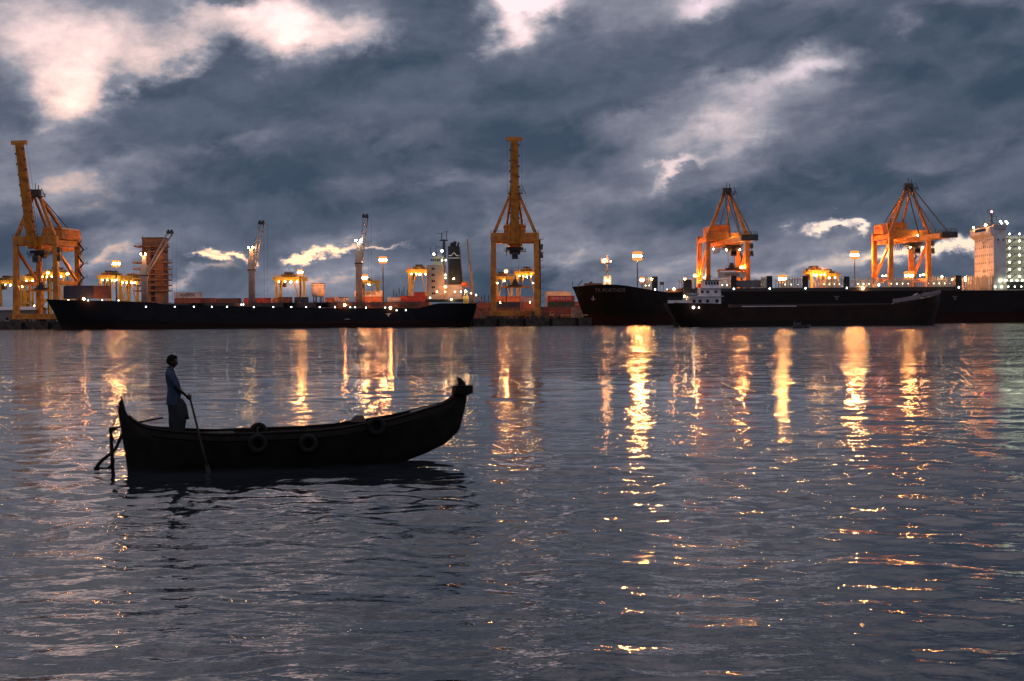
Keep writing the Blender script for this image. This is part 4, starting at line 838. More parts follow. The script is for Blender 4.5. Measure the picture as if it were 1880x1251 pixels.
def coaster():
    Y0 = 470.0; B = 14.0; yc = Y0 + B / 2; x0, x1 = XX(1225, Y0, 556), XX(1737, Y0, 545); L = x1 - x0
    t = thing('coaster', 'rusty dark coaster anchored in front of the black ship, white deckhouse at its stern', 'ship', (x0, yc, 0), 0)
    lx = lambda px, y=560: XX(px, Y0, y) - x0
    zpt = [(1225, 556), (1322, 557.5), (1330, 565), (1450, 563), (1640, 559), (1690, 550), (1720, 543), (1737, 539.5)]
    ts = [max(0, lx(p) / L) for p, _ in zpt]; zs = [ZZ(p, y, Y0) for p, y in zpt]
    zd = lambda q: float(np.interp(q, ts, zs))
    hull(L, B, zd, lambda z: max(0, min(2.6, (7.5 - z) * .30)) if z < 7.5 else 0, zb=-2, name='hull', m=hull_mat('hull_rust', (.022, .011, .008), (.022, .016, .014), 2.4), parent=t, over=6.5, full=.88, stern_full=.85)
    yn = -B / 2; wl = M_WHITE; cw = mat('coaster_white', (.62, .58, .60), .6, 0, .2, .5)
    d0 = zd(.1)
    # white rails and streak along the deck edge
    MB().box(lx(1362), lx(1462), yn - .02, yn + .2, zd(.4) + .05, zd(.4) + .28).build('deck_edge', cw, t)
    MB().box(lx(1226.5), lx(1262), yn + .8, yn + 1.0, d0 + .02, d0 + 1.0).build('stern_bulwark', cw, t)
    MB().rail((lx(1227), yn + .9, d0 + 1.0), (lx(1330), yn + .3, d0 + .2), 1.0, 20, .07).build('stern_railing', M_STEEL, t)
    Yd = Y0 + 2
    a1, b1 = lx(1262), lx(1325)
    dk = MB().box(a1, b1, yn + 1.2, -yn - 1.2, d0 - .3, ZZ(1300, 545, Yd)).build('lower_deckhouse', cw, t)
    z2 = ZZ(1300, 545, Yd); z3 = ZZ(1300, 530, Yd); z4 = ZZ(1300, 522.5, Yd); z5 = ZZ(1300, 514, Yd)
    for px in (1275, 1286, 1300, 1317): MB().box(lx(px) - .5, lx(px) + .5, yn + 1.14, yn + 1.196, z2 - 2.0, z2 - .9).build('window', M_GLASS, dk)
    MB().box(a1 + .3, b1 + .8, yn + .8, -yn - .8, z2 + .003, z2 + .2).rail((a1, yn + .9, z2 + .2), (b1, yn + .9, z2 + .2), 1.0, 12, .07).build('boat_deck', cw, t)
    md = MB().box(lx(1288), b1, yn + 2, -yn - 2, z2 + .203, z3).build('middle_deckhouse', cw, t)
    for px in (1291, 1301, 1316): MB().box(lx(px) - .45, lx(px) + .45, yn + 1.94, yn + 1.996, z2 + 1.1, z2 + 2.0).build('window', M_GLASS, md)
    MB().box(lx(1286), b1 + .5, yn + 1.5, -yn - 1.5, z3 + .003, z3 + .2).build('bridge_deck', cw, t)
    wh = MB().box(lx(1296), lx(1323), yn + 2.4, -yn - 2.4, z3 + .203, z4 + 1.3).build('wheelhouse', cw, t)
    for k in range(5): x = lx(1298.5 + k * 5.2); MB().box(x - .32, x + .32, yn + 2.34, yn + 2.396, z4 - .1, z4 + .9).build('window', M_GLASS, wh)
    MB().box(lx(1294), lx(1325), yn + 2, -yn - 2, z4 + 1.303, z4 + 1.5).rail((lx(1295), yn + 2.1, z4 + 1.5), (lx(1324), yn + 2.1, z4 + 1.5), .9, 8, .07).bar((lx(1308), 0, z4 + 1.5), (lx(1308), 0, z5 + 2.0), .2).bar((lx(1303), 0, z5 + 1.2), (lx(1313), 0, z5 + 1.2), .15).build('wheelhouse_roof', M_STEEL, t)
    MB().bar((lx(1267), 0, z2), (lx(1267), 0, ZZ(1267, 514, Y0 + 7)), 2.8, 3.2, 2.5, 2.9).box(lx(1258), lx(1263), -1, 1, ZZ(1267, 530, Y0 + 7), ZZ(1267, 528, Y0 + 7)).build('funnel', M_BLACK, t)
    MB().tube([(lx(1283), 0, z2), (lx(1283), 0, z2 + 3.2)], .4, 8).build('vent', M_STEEL, t)
    MB().tube([(lx(1270), yn + 1.5, z2 + .9), (lx(1276), yn + 1.5, z2 + .7), (lx(1283), yn + 1.5, z2 + .9)], [.3, .6, .3], 8).build('life_raft', mat('raft_blue', (.05, .13, .22), .5), t)
    bulb('deck_lamp', .28, E_WARM, t, (lx(1257.5), yn + 1.2, ZZ(1257, 544, Y0))); 
    for px, py, r in ((1273, 565, .42), (1283, 565, .2)): bulb('deck_lamp', r, E_DECK, t, (lx(px), yn - .25, ZZ(px, py, Y0)))
    MB().box(lx(1347), lx(1640), yn + 2, -yn - 2, zd(.4) - .3, zd(.4) + .9).build('hatch_coaming', mat('coaster_coaming', (.05, .03, .025), .8), t)
    # forecastle
    zf = zd(.9)
    MB().bar((lx(1642), yn + 1.2, zd(.83)), (lx(1690), yn + 1.2, zf + 1.2), .3, 1.5).prism([(lx(1680), zf), (lx(1693), zf + .3), (lx(1692), zf + 1.6), (lx(1687), zf + 2.2), (lx(1681), zf + 1.4)], yn + 1.2, yn + 4).build('anchor_windlass', mat('forecastle_grey', (.20, .16, .17), .7), t)
    MB().bar((lx(1640), yn + .6, zd(.82) + .9), (lx(1685), yn + .6, zf + .9), .25, 1.3).build('bow_bulwark', mat('forecastle_grey', (.20, .16, .17), .7), t)
    MB().bar((lx(1700), -1, zd(.95) + .6), (lx(1737), -1, zd(.99) + 1.0), .25, 1.1).build('bow_screen', mat('forecastle_grey', (.20, .16, .17), .7), t)
    MB().tube([(lx(1709), 0, zd(.95)), (lx(1709), 0, zd(.95) + 2.4)], .35, 8).build('vent', M_STEEL, t)
    # rudder under the counter
    MB().box(lx(1241), lx(1252), -.25, .25, -1.5, 3.2).build('rudder', M_STEEL, t)
    MB().bar((lx(1735), yn + 6.8, zd(.99)), (lx(1727), yn + 5.9, zd(.98) - 3.4), .5, .2).build('anchor_strake', mat('strake', (.10, .06, .05), .8), t)
coaster()

def launch():
    Y = 385; x0, x1 = XX(1455, Y, 600), XX(1489, Y, 600); L = x1 - x0; t = thing('motor_launch', 'small dark motor launch with low cabin passing the anchored coaster', 'boat', (x0, Y, 0), 0)
    hull(L, 1.7, lambda q: .62 + .3 * q ** 3, lambda z: max(0, .5 * (.9 - z)), zb=-.3, m=M_BLACK, parent=t, over=.3, nst=16)
    c = MB().box(.5, 2.3, -.6, .6, .6, 1.55).box(.35, 2.5, -.7, .7, 1.552, 1.64).build('cabin', M_BLACK, t)
    for k in range(3): MB().box(.7 + k * .5, 1.05 + k * .5, -.64, -.602, 1.0, 1.4).build('window', mat('launch_window', (.10, .10, .11), .2), c)
    MB().bar((.6, 0, 1.64), (.6, 0, 2.3), .1).box(.45, .75, -.12, .12, 2.0, 2.3).build('stack', M_BLACK, t)
    MB().torus((3.4, -.8, .45), .25, .09, 'y', 12, 6).build('fender', M_RUBBER, t)
launch()

# ------------------------------------------------------------------ quay clutter: tractors, trailers, gangway
def tractor(px, Y, label, col=(.5, .18, .03)):
    X = XX(px, Y); t = thing('terminal_tractor', label, 'truck', (X, Y, QZ + .01), 0, 'tractors and trailers on the quay apron'); m = mat('tractor_orange_%d' % int(col[0] * 100), col, .5)
    MB().box(-2.6, 2.4, -.8, .8, .8, 1.15).build('chassis', M_STEEL, t)
    cb = MB().prism([(-2.5, 1.16), (-.9, 1.16), (-.9, 3.0), (-2.2, 3.0), (-2.5, 2.1)], -1.1, 1.1).build('cab', m, t)
    MB().box(-2.0, -1.1, -1.14, -1.104, 2.1, 2.8).build('window', M_GLASS, cb)
    MB().box(2.0, 13.5, -1.15, 1.15, 1.25, 1.6).build('trailer_bed', m, t)
    for x in (-1.8, 1.4, 10.6, 12.0):
        for s in (-1, 1): MB().torus((x, s * .95, .52), .34, .2, 'y', 12, 6).build('wheel', M_RUBBER, t)
tractor(1020, 596, 'orange tractor and trailer on the quay near the black bow', (.62, .24, .04))
tractor(915, 597, 'rusty tractor and trailer at the foot of the crane between ships', (.35, .12, .04))
tractor(30, 597, 'brown tractor and trailer below the left gantry crane', (.22, .10, .05))
for k in range(17):
    px = (4, 22, 40, 58, 880, 893, 906, 919, 932, 945, 958, 971, 984, 997, 1010, 1023, 1036)[k]
    b = thing('bollard', 'squat dark mooring bollard on the quay edge ' + ('below the left gantry crane' if px < 100 else 'between the two moored ships'), 'bollard', (XX(px, QY + 1.6), QY + 1.6, QZ + .11), 0, 'mooring bollards ' + ('on the left quay' if px < 100 else 'between the ships'))
    MB().lathe([(.42, 0), (.42, .12), (.26, .2), (.26, .55), (.45, .7), (.4, .9)], 10).build('post', M_STEEL, b); MB().lathe([(.6, -.005), (.6, .06)], 10).build('base_plate', M_STEEL, b)
for k, (px, h, c, lab) in enumerate(((888, 2.2, 'wood', 'brown crate on the quay behind the dark ship stern'), (899, 1.5, 'blue', 'low blue crate on the quay near the dark ship stern'), (957, 1.8, 'wood', 'wooden crate on the quay under the raised-boom crane'), (986, 2.4, 'rust', 'tall rusty crate on the quay beside the right crane leg'), (1062, 2.0, 'wood', 'wooden crate on the quay beside the orange trailer'), (44, 1.8, 'rust', 'rusty crate on the quay below the left gantry crane'))):
    Y = QY + 6.5 + (k % 3) * .6; q = thing('crate', lab, 'crate', (XX(px, Y), Y, QZ + .01)); m = mat('crate_' + c, {'wood': (.20, .12, .06), 'blue': (.05, .08, .15), 'rust': (.25, .09, .04)}[c], .8)
    MB().box(-1.4, 1.4, -1.1, 1.1, .15, h).build('box', m, q)
    for x in (-1.2, 0, 1.2): MB().box(x - .12, x + .12, -1.16, -1.104, .1, h + .03).build('batten', m, q)
    for x in (-1.1, 1.1): MB().box(x - .15, x + .15, -1.0, 1.0, 0, .146).build('skid', M_STEEL, q)
def rope(a, b, sag, lab):
    a = Vector(a); b = Vector(b); q = thing('mooring_rope', lab, 'rope', a)
    MB().tube([(b - a) * (k / 10) - Vector((0, 0, sag * 4 * (k / 10) * (1 - k / 10))) for k in range(11)], .09, 5).build('rope', M_ROPE, q)
rope((XX(872, 571), 573, 9.2), (XX(906, QY + 1.6), QY + 1.6, QZ + .7), 1.2, 'slack mooring rope from the dark blue ship stern to the quay')
rope((XX(868, 575), 577, 9.2), (XX(932, QY + 1.6), QY + 1.6, QZ + .7), 1.5, 'long mooring rope from the dark blue ship stern to the quay')
rope((XX(1062, 624), 622, 15.5), (XX(1023, QY + 1.6), QY + 1.6, QZ + .7), 1.6, 'mooring rope from the black bow down to the quay')
rope((XX(1068, 622), 620, 14.5), (XX(997, QY + 1.6), QY + 1.6, QZ + .7), 2.2, 'long mooring rope from the black bow passing the red containers')
rope((XX(80, 566), 568, 10.8), (XX(40, QY + 1.6), QY + 1.6, QZ + .7), 1.2, 'mooring rope from the dark blue bow to the left quay')
g = thing('gangway', 'red sloping gangway leaning on the quay under the raised-boom crane', 'gangway', (XX(942, 592), 592, QZ + .02))
gx = XX(978, 592) - XX(942, 592)
MB().bar((0, 0, .2), (gx, 0, 3.3), .9, .2).build('walkway', mat('gangway_red', (.4, .12, .06), .6), g)
MB().rail((0, -.45, .3), (gx, -.45, 3.4), 1.0, 8, .07).rail((0, .45, .3), (gx, .45, 3.4), 1.0, 8, .07).build('railing', M_STEEL, g)
MB().box(gx - .3, gx + .6, -.6, .6, -.02, 3.1).build('landing', M_STEEL, g)

# ------------------------------------------------------------------ the wooden ferry boat in front
BA = R(16.0); BO = at(235, 865, 30.4); BO.z = 0
BD = Vector((math.cos(BA), math.sin(BA), 0)); BN = Vector((-math.sin(BA), math.cos(BA), 0))
def bpl(px, py, off=0.0):
    """(distance along the boat, height) of a photo place on the boat's centre plane, shifted sideways by off"""
    d = ray(px, py); o = BO + BN * off; c = Vector((0, 0, CAM_H)); k = (o - c).dot(BN) / d.dot(BN); p = c + d * k - BO
    return p.dot(BD), p.z
def boat():
    t = thing('wooden_boat', 'black wooden ferry boat with curled prow carrying a standing man', 'boat', BO, BA)
    wd = mat('tarred_wood', (.007, .006, .005), .7, 0, .5, 3.0, bump=.01, spec=.12); wi = mat('boat_inside', (.014, .011, .009), .8, 0, .4, 3.0, spec=.15)
    top = [(218.5, 744), (223, 729), (227, 745), (232, 758), (243, 771), (258, 780), (275, 785), (320, 788), (400, 791), (460, 789), (560, 785), (620, 780), (660, 773), (700, 768), (740, 760), (790, 747), (815, 741), (832, 729), (840, 716), (856, 712)]
    bot = [(218.5, 745), (219.5, 756), (222, 776), (227, 811), (233, 846), (236, 868), (238, 886), (300, 890), (500, 884), (700, 864), (750, 843), (780, 832), (815, 815), (832, 800), (843, 789), (848, 766), (853, 745), (855.5, 722), (856, 713)]
    tp = [bpl(*p) for p in top]; bp = [bpl(*p) for p in bot]; bx = [p[0] for p in bp]; tx = [p[0] for p in tp]
    s0, s1 = bpl(218.8, 744)[0], bpl(856, 712)[0]
    ss = np.concatenate([np.linspace(s0, .35, 16)[:-1], np.linspace(.35, 6.6, 40)[:-1], np.linspace(6.6, s1 - .01, 18)])
    nb = 9; V = []
    hb = lambda s: float(np.interp(s, [s0, .0, .3, .8, 1.6, 2.6, 4.0, 5.2, 6.2, 6.9, s1], [.035, .06, .17, .40, .60, .68, .66, .52, .30, .12, .04]))
    TOPZ = lambda s: float(np.interp(s, tx, [p[1] for p in tp])) - .05 * min(1, hb(s) / .6)
    BOTZ = lambda s: float(np.interp(s, bx, [p[1] for p in bp]))
    for s in ss:
        zt, zb, b = TOPZ(s), BOTZ(s), hb(s)
        zb = min(zb, zt - .02)
        for i in range(-nb, nb + 1):
            u = abs(i) / nb; y = b * (u ** .62) * (1 if i > 0 else -1); z = zb + (zt - zb) * (u ** 2.1)
            V.append((s, y, z))
    w = 2 * nb + 1; F = [(i * w + k, i * w + k + 1, (i + 1) * w + k + 1, (i + 1) * w + k) for i in range(len(ss) - 1) for k in range(w - 1)]
    h = MB().add(V, F).build('hull', wd, t, True)
    md = h.modifiers.new('thickness', 'SOLIDIFY'); md.thickness = .035; md.offset = 0
    # gunwale and rub rail each side
    for sd in (-1, 1):
        idx = [s for s in ss if s > .02 and s < s1 - .25]
        MB().tube([(s, sd * hb(s), TOPZ(s) + .012) for s in idx], [.032] * len(idx), 6).build('gunwale', wd, t, True)
        idx = [s for s in ss if .5 < s < 6.4]
        MB().tube([(s, sd * (hb(s) * .965 + .02), TOPZ(s) - .13) for s in idx], .022, 6).build('rub_rail', wd, t, True)
    # stern post head and prow
    p = [bpl(*q) for q in ((223.5, 726), (218.5, 741), (217, 756), (221, 780), (231, 782), (232, 758), (227.5, 741))]
    MB().prism(p, -.045, .045).build('stern_post', wd, t)
    p = [bpl(*q) for q in ((839, 693), (846, 695), (852, 701), (855, 709), (854, 716), (856, 724), (854, 745), (849, 765), (842, 785), (838, 778), (840, 750), (833, 735), (836, 722), (838.5, 712), (841.5, 703))]
    MB().prism(p, -.06, .06).build('prow', wd, t)
    a, b = bpl(831, 709), bpl(866, 723)
    MB().box(a[0], b[0] - .02, -.20, .02, b[1] + .01, a[1] + .015).box(a[0] + .03, b[0] - .05, -.02, .20, b[1] - .035, a[1] - .03).build('prow_crossbeam', wd, t)
    MB().tube([(*[bpl(831, 711)[0]], -.28, bpl(831, 711)[1]), (bpl(829, 722)[0], -.2, bpl(829, 722)[1]), (bpl(823, 738)[0], -.05, bpl(823, 738)[1])], .008, 5).tube([(bpl(832, 713)[0], -.25, bpl(832, 713)[1]), (bpl(828, 733)[0], -.1, bpl(828, 733)[1])], .008, 5).build('painter_rope', M_ROPE, t)
    # boards: stern platform, thwarts, bow deck
    for k in range(7):
        s = .95 + k * .19; z = .745; MB().box(s, s + .175, -hb(s) * .92, hb(s) * .92, z - .03, z).build('deck_plank', wi, t)
    for s in (2.7, 3.6, 4.5): MB().box(s, s + .22, -hb(s) * .97, hb(s) * .97, TOPZ(s) - .16, TOPZ(s) - .12).build('thwart', wi, t)
    gb = mat('grey_board', (.085, .075, .07), .75, 0, .3, 4.0)
    qa, qb = bpl(757, 757), bpl(803, 745)
    for k in range(3):
        y0 = .02 + k * .12; MB().add([(qa[0], y0 - .05, qa[1] - .03), (qb[0], y0 - .05, qb[1] - .02), (qb[0], y0 + .06, qb[1] + .03), (qa[0], y0 + .06, qa[1] + .02), (qa[0], y0 - .05, qa[1] - .06), (qb[0], y0 - .05, qb[1] - .05), (qb[0], y0 + .06, qb[1] - .0), (qa[0], y0 + .06, qa[1] - .01)], [(0, 1, 2, 3), (7, 6, 5, 4), (0, 4, 5, 1), (1, 5, 6, 2), (2, 6, 7, 3), (3, 7, 4, 0)]).build('bow_deck_board', gb, t)
    # ribs inside
    for k in range(12):
        s = 1.5 + k * .4; MB().tube([(s, y * hb(s) * .93, BOTZ(s) + .06 + (TOPZ(s) - BOTZ(s) - .10) * (abs(y) ** 3.2)) for y in np.linspace(-1, 1, 11)], .018, 5).build('rib', wi, t)
    # rudder frame hung on the stern
    ru = bpy.data.objects.new('rudder', None); COL.objects.link(ru); ru.parent = t; ru['label'] = 'dark rudder frame with curved brace hung on the stern'
    q = lambda px, py, y=0.0: Vector((bpl(px, py)[0], y, bpl(px, py)[1]))
    MB().bar(q(203.5, 790), q(207.5, 872), .075, .06).build('rudder_post', wd, ru)
    MB().bar(q(199.5, 788.5), q(214, 788), .09, .085).bar(q(213, 787), q(223, 783), .035).build('rudder_head', wd, ru)
    MB().tube([q(225, 797), q(219, 810), q(213, 823), q(206, 832), q(197, 838), q(187, 846), q(181, 853), q(177, 860)], [.036, .036, .034, .034, .036, .038, .04, .04], 8).build('curved_brace', wd, ru, True)
    MB().prism([bpl(*p) for p in ((171.5, 859), (175, 857), (181, 858), (196, 858.5), (201, 855), (205, 849), (208.5, 849), (208.5, 861.5), (190, 861), (180, 864), (173, 864))], -.03, .03).build('rudder_foot', wd, ru)
    for (y0, y1) in ((806, 806), (842, 841)):
        MB().bar(q(203, y0), q(209, y0), .07, .06).bar(q(209, y0 + 1), q(227, y1), .016).bar(q(209.5, y0), q(210.5, y0 + 8), .02).build('pintle', wd, ru)
    MB().bar(q(246, 777.5), q(299, 767), .036).build('tiller', wd, ru)
    for (a, b) in (((217.5, 744), (206, 784)), ((219, 752), (208, 784)), ((220, 764), (213, 783))): MB().tube([q(*a), q((a[0] + b[0]) / 2 + 1, (a[1] + b[1]) / 2), q(*b)], .009, 5).build('lashing_rope', M_ROPE, ru)
    MB().torus((q(218.5, 746).x, 0, q(218.5, 746).z), .045, .02, 'z', 10, 6).build('rope_knot', M_ROPE, ru)
    return t, hb, TOPZ
boat_t, HB, TOPZ = boat()
def b2w(s, y, z): return BO + BD * s + BN * y + Vector((0, 0, z))
# tyres hung along the side and over the far gunwale
def tyre(px, py, off, label, r=.155, rr=.062, ax=1.0):
    s, z = bpl(px, py, off); t = thing('tyre_fender', label, 'tyre', b2w(s, off, z), BA, 'old tyres hung on the ferry boat')
    MB().torus((0, 0, 0), r, rr, 'y', 24, 10).build('tyre', M_RUBBER, t, True)
    MB().torus((0, 0, 0), r - rr * .72, .018, 'y', 24, 6).build('bead', M_RUBBER, t, True)
    MB().tube([(0, .02, r * .8), (.01, .05, r * 1.5), (0, .08, r * 2.1)], .01, 5).build('hanging_rope', M_ROPE, t)
tyre(473, 815, -.73, 'black tyre hung low on the boat side below the upright tyre')
tyre(566, 815, -.72, 'black tyre hung low on the boat side amidships')
tyre(691, 783, -.56, 'black tyre hung high on the boat side towards the prow')
s_, z_ = bpl(475, 792, .52); t_ = thing('tyre_fender', 'black tyre standing upright on the far gunwale behind the man', 'tyre', b2w(s_, .56, z_), BA, 'old tyres hung on the ferry boat')
MB().torus((0, 0, 0), .145, .055, 'y', 24, 10).build('tyre', M_RUBBER, t_, True); MB().torus((0, 0, 0), .105, .016, 'y', 24, 6).build('bead', M_RUBBER, t_, True)
s_, z_ = bpl(657, 772, .4); t_ = thing('rope_heap', 'dark heap of coiled rope lying on the gunwale', 'rope', b2w(s_, .38, TOPZ(s_) - .02), BA)
for k, (r, z) in enumerate(((.15, .03), (.135, .07), (.11, .105), (.08, .135))): MB().torus((.01 * k, .0, z), r, .03, 'z', 18, 6).build('rope_coil', M_ROPE, t_, True)

# ------------------------------------------------------------------ the boatman and his pole
def skin_mesh(name, pts, edges, m, parent, root=0, sub=2):
    me = bpy.data.meshes.new(name); me.from_pydata([p[:3] for p in pts], edges, []); me.update()
    o = bpy.data.objects.new(name, me); COL.objects.link(o); o.parent = parent
    md = o.modifiers.new('skin', 'SKIN'); md.use_smooth_shade = True
    for i, p in enumerate(pts):
        sv = me.skin_vertices[0].data[i]; r = p[3]; sv.radius = r if isinstance(r, tuple) else (r, r); sv.use_root = (i == root)
    sm = o.modifiers.new('sub', 'SUBSURF'); sm.levels = sub; sm.render_levels = sub
    dg = bpy.context.evaluated_depsgraph_get(); me2 = bpy.data.meshes.new_from_object(o.evaluated_get(dg)); o.modifiers.clear(); o.data = me2
    me2.materials.clear(); me2.materials.append(m); me2.polygons.foreach_set('use_smooth', [True] * len(me2.polygons)); return o
def person():
    FZ = .745; ms, _ = bpl(320, 793, -.20); 
    t = thing('person', 'man standing in the boat in blue shirt and wrapped cloth, both hands on a pole', 'person', b2w(ms, -.20, FZ), BA)
    sk = mat('dark_skin', (.028, .017, .012), .6, 0, .15, 6, spec=.2); sh = mat('blue_shirt', (.028, .042, .076), .9, 0, .25, 6, bump=.02, spec=.1); lu = mat('wrapped_cloth', (.022, .025, .027), .9, 0, .25, 5, bump=.02, spec=.1); hr = mat('black_hair', (.004, .0035, .0035), .8, 0, .3, 20, spec=.08)
    HX, HZ = .335, .80   # hands
    P = [(-.02, 0, .86, .105), (-.03, 0, 1.05, .10), (-.055, 0, 1.22, .115), (-.075, 0, 1.36, .088), (-.060, 0, 1.43, .064), (-.045, 0, 1.52, .062)]
    E = [(0, 1), (1, 2), (2, 3), (3, 4), (4, 5)]
    def chain(start, pts):
        p = start
        for q in pts: P.append(q); E.append((p, len(P) - 1)); p = len(P) - 1
        return p
    for s in (-1, 1):
        chain(0, [(-.02, s * .095, .80, .085), (.0, s * .10, .46, .056), (-.02, s * .10, .27, .048), (-.04, s * .10, .085, .034), (.05, s * .11, .03, .034), (.14, s * .12, .022, .026)])
        chain(3, [(-.08, s * .17, 1.345, .058), (-.045, s * .225, 1.20, .046), (.035, s * .215, 1.035, .038), (.18, s * .12, .915, .034), (HX - .075, s * .045, HZ + .035, .026)])
    skin_mesh('body', P, E, sk, t)
    # hands closed on the pole: palm, four fingers of unequal length, thumb
    for s in (-1, 1):
        hz = HZ + (.03 if s < 0 else -.035)
        HP = [(HX - .075, s * .045, HZ + .035, .026), (HX - .045, s * .035, hz + .012, (.030, .020)), (HX - .012, s * .034, hz, (.030, .018))]; HE = [(0, 1), (1, 2)]
        for k, l in enumerate((.9, 1.0, .95, .8)):
            z = hz + .030 - k * .019; b = len(HP)
            HP += [(HX + .012, s * .033, z, .0085), (HX + .030 * l, s * .018, z - .003, .0082), (HX + .030 * l, -s * .008, z - .005, .0078), (HX + .010, -s * .024 * l, z - .006, .007)]
            HE += [(2, b), (b, b + 1), (b + 1, b + 2), (b + 2, b + 3)]
        b = len(HP); HP += [(HX - .028, s * .014, hz + .036, .0105), (HX - .020, -s * .010, hz + .040, .0095), (HX - .002, -s * .024, hz + .036, .008)]; HE += [(1, b), (b, b + 1), (b + 1, b + 2)]
        skin_mesh('hand', HP, HE, sk, t, sub=1)
    # head with face, ears and hair, tipped a little forward
    hd = bpy.data.objects.new('head', None)
    bm = bmesh.new(); bmesh.ops.create_uvsphere(bm, u_segments=28, v_segments=20, radius=1)
    for v in bm.verts:
        x, y, z = v.co; fx = x
        w = .074 if z > 0 else .074 * (1 - .30 * (-z) ** 1.6)
        dd = .098 if z > 0 else .098 * (1 - .16 * (-z) ** 1.5)
        v.co = Vector((x * dd + (.012 * max(0, -z) if x > 0 else 0.022 * max(0, -z)), y * w, z * .125))
        if x > .3 and z < -.35: v.co.x += .012 * (1 - abs(y))                # chin and jaw
        if x > .75 and abs(y) < .22: v.co.x += .024 * math.exp(-((z + .22) / .13) ** 2) * (1 - abs(y) / .22)   # nose
        if x > .7 and abs(abs(y) - .36) < .2: v.co.x -= .010 * math.exp(-((z - .02) / .10) ** 2)           # eye sockets
        if x > .75 and abs(y) < .4: v.co.x += .006 * math.exp(-((z + .50) / .06) ** 2)                       # lips
        if x > .6: v.co.x += .006 * math.exp(-((z - .17) / .08) ** 2)                                    # brow
    me = bpy.data.meshes.new('head'); bm.to_mesh(me); bm.free(); bpy.data.objects.remove(hd)
    h = link('head', me, sk, t, True); h.location = (-.030, 0, 1.585); h.rotation_euler = (0, R(4), 0); h.scale = (1.10, 1.08, 1.08)
    for s in (-1, 1):
        MB().torus((-.012, s * .076, -.01), .022, .009, 'y', 12, 6).build('ear', sk, h, True)
        MB().ball((.083, s * .030, .004), .010, 8, 6).build('eye', mat('eye', (.25, .24, .22), .3), h, True)
    bm = bmesh.new(); bmesh.ops.create_icosphere(bm, subdivisions=4, radius=1)
    for v in bm.verts:
        x, y, z = v.co; n = .5 + .5 * math.sin(17 * x + 9 * y) * math.sin(13 * z + 7 * y); fr = max(0, x)
        v.co = Vector((x * .104 - .004, y * .080, z * .128 + .012)) * (1 + .03 * n)
    kill = [v for v in bm.verts if (v.co.z < .055 and v.co.x > .035) or (v.co.z < -.055) or (v.co.z < .0 and v.co.x > -.02)]
    bmesh.ops.delete(bm, geom=kill, context='VERTS'); me = bpy.data.meshes.new('hair'); bm.to_mesh(me); bm.free()
    hh = link('hair', me, hr, h, True); md = hh.modifiers.new('th', 'SOLIDIFY'); md.thickness = .022; md.offset = -1
    MB().ball((.068, 0, .098), .034, 10, 6, .6).ball((.058, .03, .098), .034, 10, 6, .65).ball((.058, -.03, .098), .034, 10, 6, .65).build('fringe', hr, h, True)
    # shirt: lofted torso with sleeves and a collar
    def loft(rings, n=28, fold=0.0, ph=0.0):
        o = []
        for (cx, cy, cz, rx, ry) in rings:
            for k in range(n):
                a = 2 * math.pi * k / n; f = 1 + fold * math.sin(5 * a + ph + cz * 9) * .6 + fold * math.sin(9 * a + cz * 17) * .4
                o.append((cx + rx * f * math.cos(a), cy + ry * f * math.sin(a), cz))
        b = MB(); b.add(o, [(i * n + k, i * n + (k + 1) % n, (i + 1) * n + (k + 1) % n, (i + 1) * n + k) for i in range(len(rings) - 1) for k in range(n)] + [tuple((len(rings) - 1) * n + k for k in range(n))]); return b
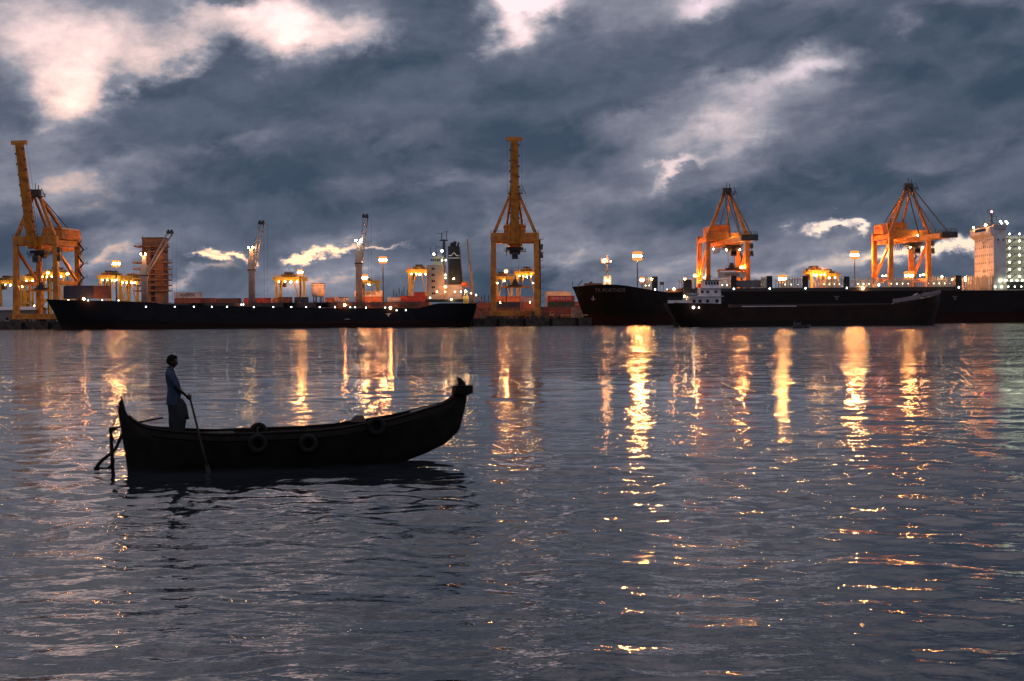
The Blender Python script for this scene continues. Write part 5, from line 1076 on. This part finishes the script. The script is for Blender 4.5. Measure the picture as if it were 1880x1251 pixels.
    sb = loft([(-.005, 0, .66, .150, .185), (-.01, 0, .72, .150, .185), (-.008, 0, .80, .146, .180), (.005, 0, .90, .148, .175), (.012, 0, 1.0, .142, .175), (-.008, 0, 1.10, .138, .180), (-.035, 0, 1.20, .133, .190), (-.06, 0, 1.29, .118, .192), (-.072, 0, 1.36, .098, .172), (-.068, 0, 1.405, .080, .120), (-.058, 0, 1.455, .070, .078)], fold=.022)
    sb.build('shirt', sh, t, True)
    for s in (-1, 1):
        SP = [(-.08, s * .13, 1.345, .072), (-.075, s * .185, 1.31, .070), (-.045, s * .225, 1.20, .064), (.005, s * .222, 1.10, .060), (.03, s * .215, 1.05, .062)]
        skin_mesh('sleeve', SP, [(i, i + 1) for i in range(4)], sh, t, sub=2)
    MB().torus((-.052, 0, 1.455), .068, .016, 'z', 16, 6).build('collar', sh, t, True)
    # wrapped cloth with a hanging fold in front
    loft([(.045, 0, .085, .145, .16), (.055, 0, .14, .168, .175), (.068, 0, .30, .185, .185), (.068, 0, .45, .183, .19), (.045, 0, .60, .172, .19), (.008, 0, .72, .148, .178), (.0, 0, .84, .130, .170)], fold=.05).build('wrapped_cloth', lu, t, True)
    fl = MB()
    o = []
    for i, (z, x0, x1) in enumerate(((.78, .10, .18), (.66, .12, .255), (.54, .14, .285), (.44, .15, .30), (.345, .15, .315))):
        for k in range(9):
            q = k / 8; o.append((x0 + (x1 - x0) * (1 - abs(2 * q - 1) ** 1.5), -.15 + .30 * q + .012 * math.sin(k * 2.2 + i), z + .015 * math.sin(k * 1.7)))
    fl.add(o, [(i * 9 + k, i * 9 + k + 1, (i + 1) * 9 + k + 1, (i + 1) * 9 + k) for i in range(4) for k in range(8)])
    f = fl.build('cloth_fold', lu, t, True); md = f.modifiers.new('th', 'SOLIDIFY'); md.thickness = .012
    # pole held in the hands, its foot in the water on the near side
    hw = b2w(ms + HX, -.20, FZ + HZ); ft = at(384, 872, 29.62); d = (ft - hw).normalized(); top = hw - d * .06; foot = ft + d * .5
    po = thing('boat_pole', 'long wooden pole held by the man and dipped in the water', 'pole', top)
    L = foot - top
    MB().tube([(0, 0, 0), L * .5, L * .72], [.022, .026, .027], 10).build('shaft', mat('pole_wood', (.020, .015, .012), .8, 0, .3, 5, spec=.1), po, True)
    a = L.normalized(); MB().bar(L * .70, L, .085, .03, .12, .03).build('blade', mat('pole_wood', (.022, .016, .012), .6), po)
person()
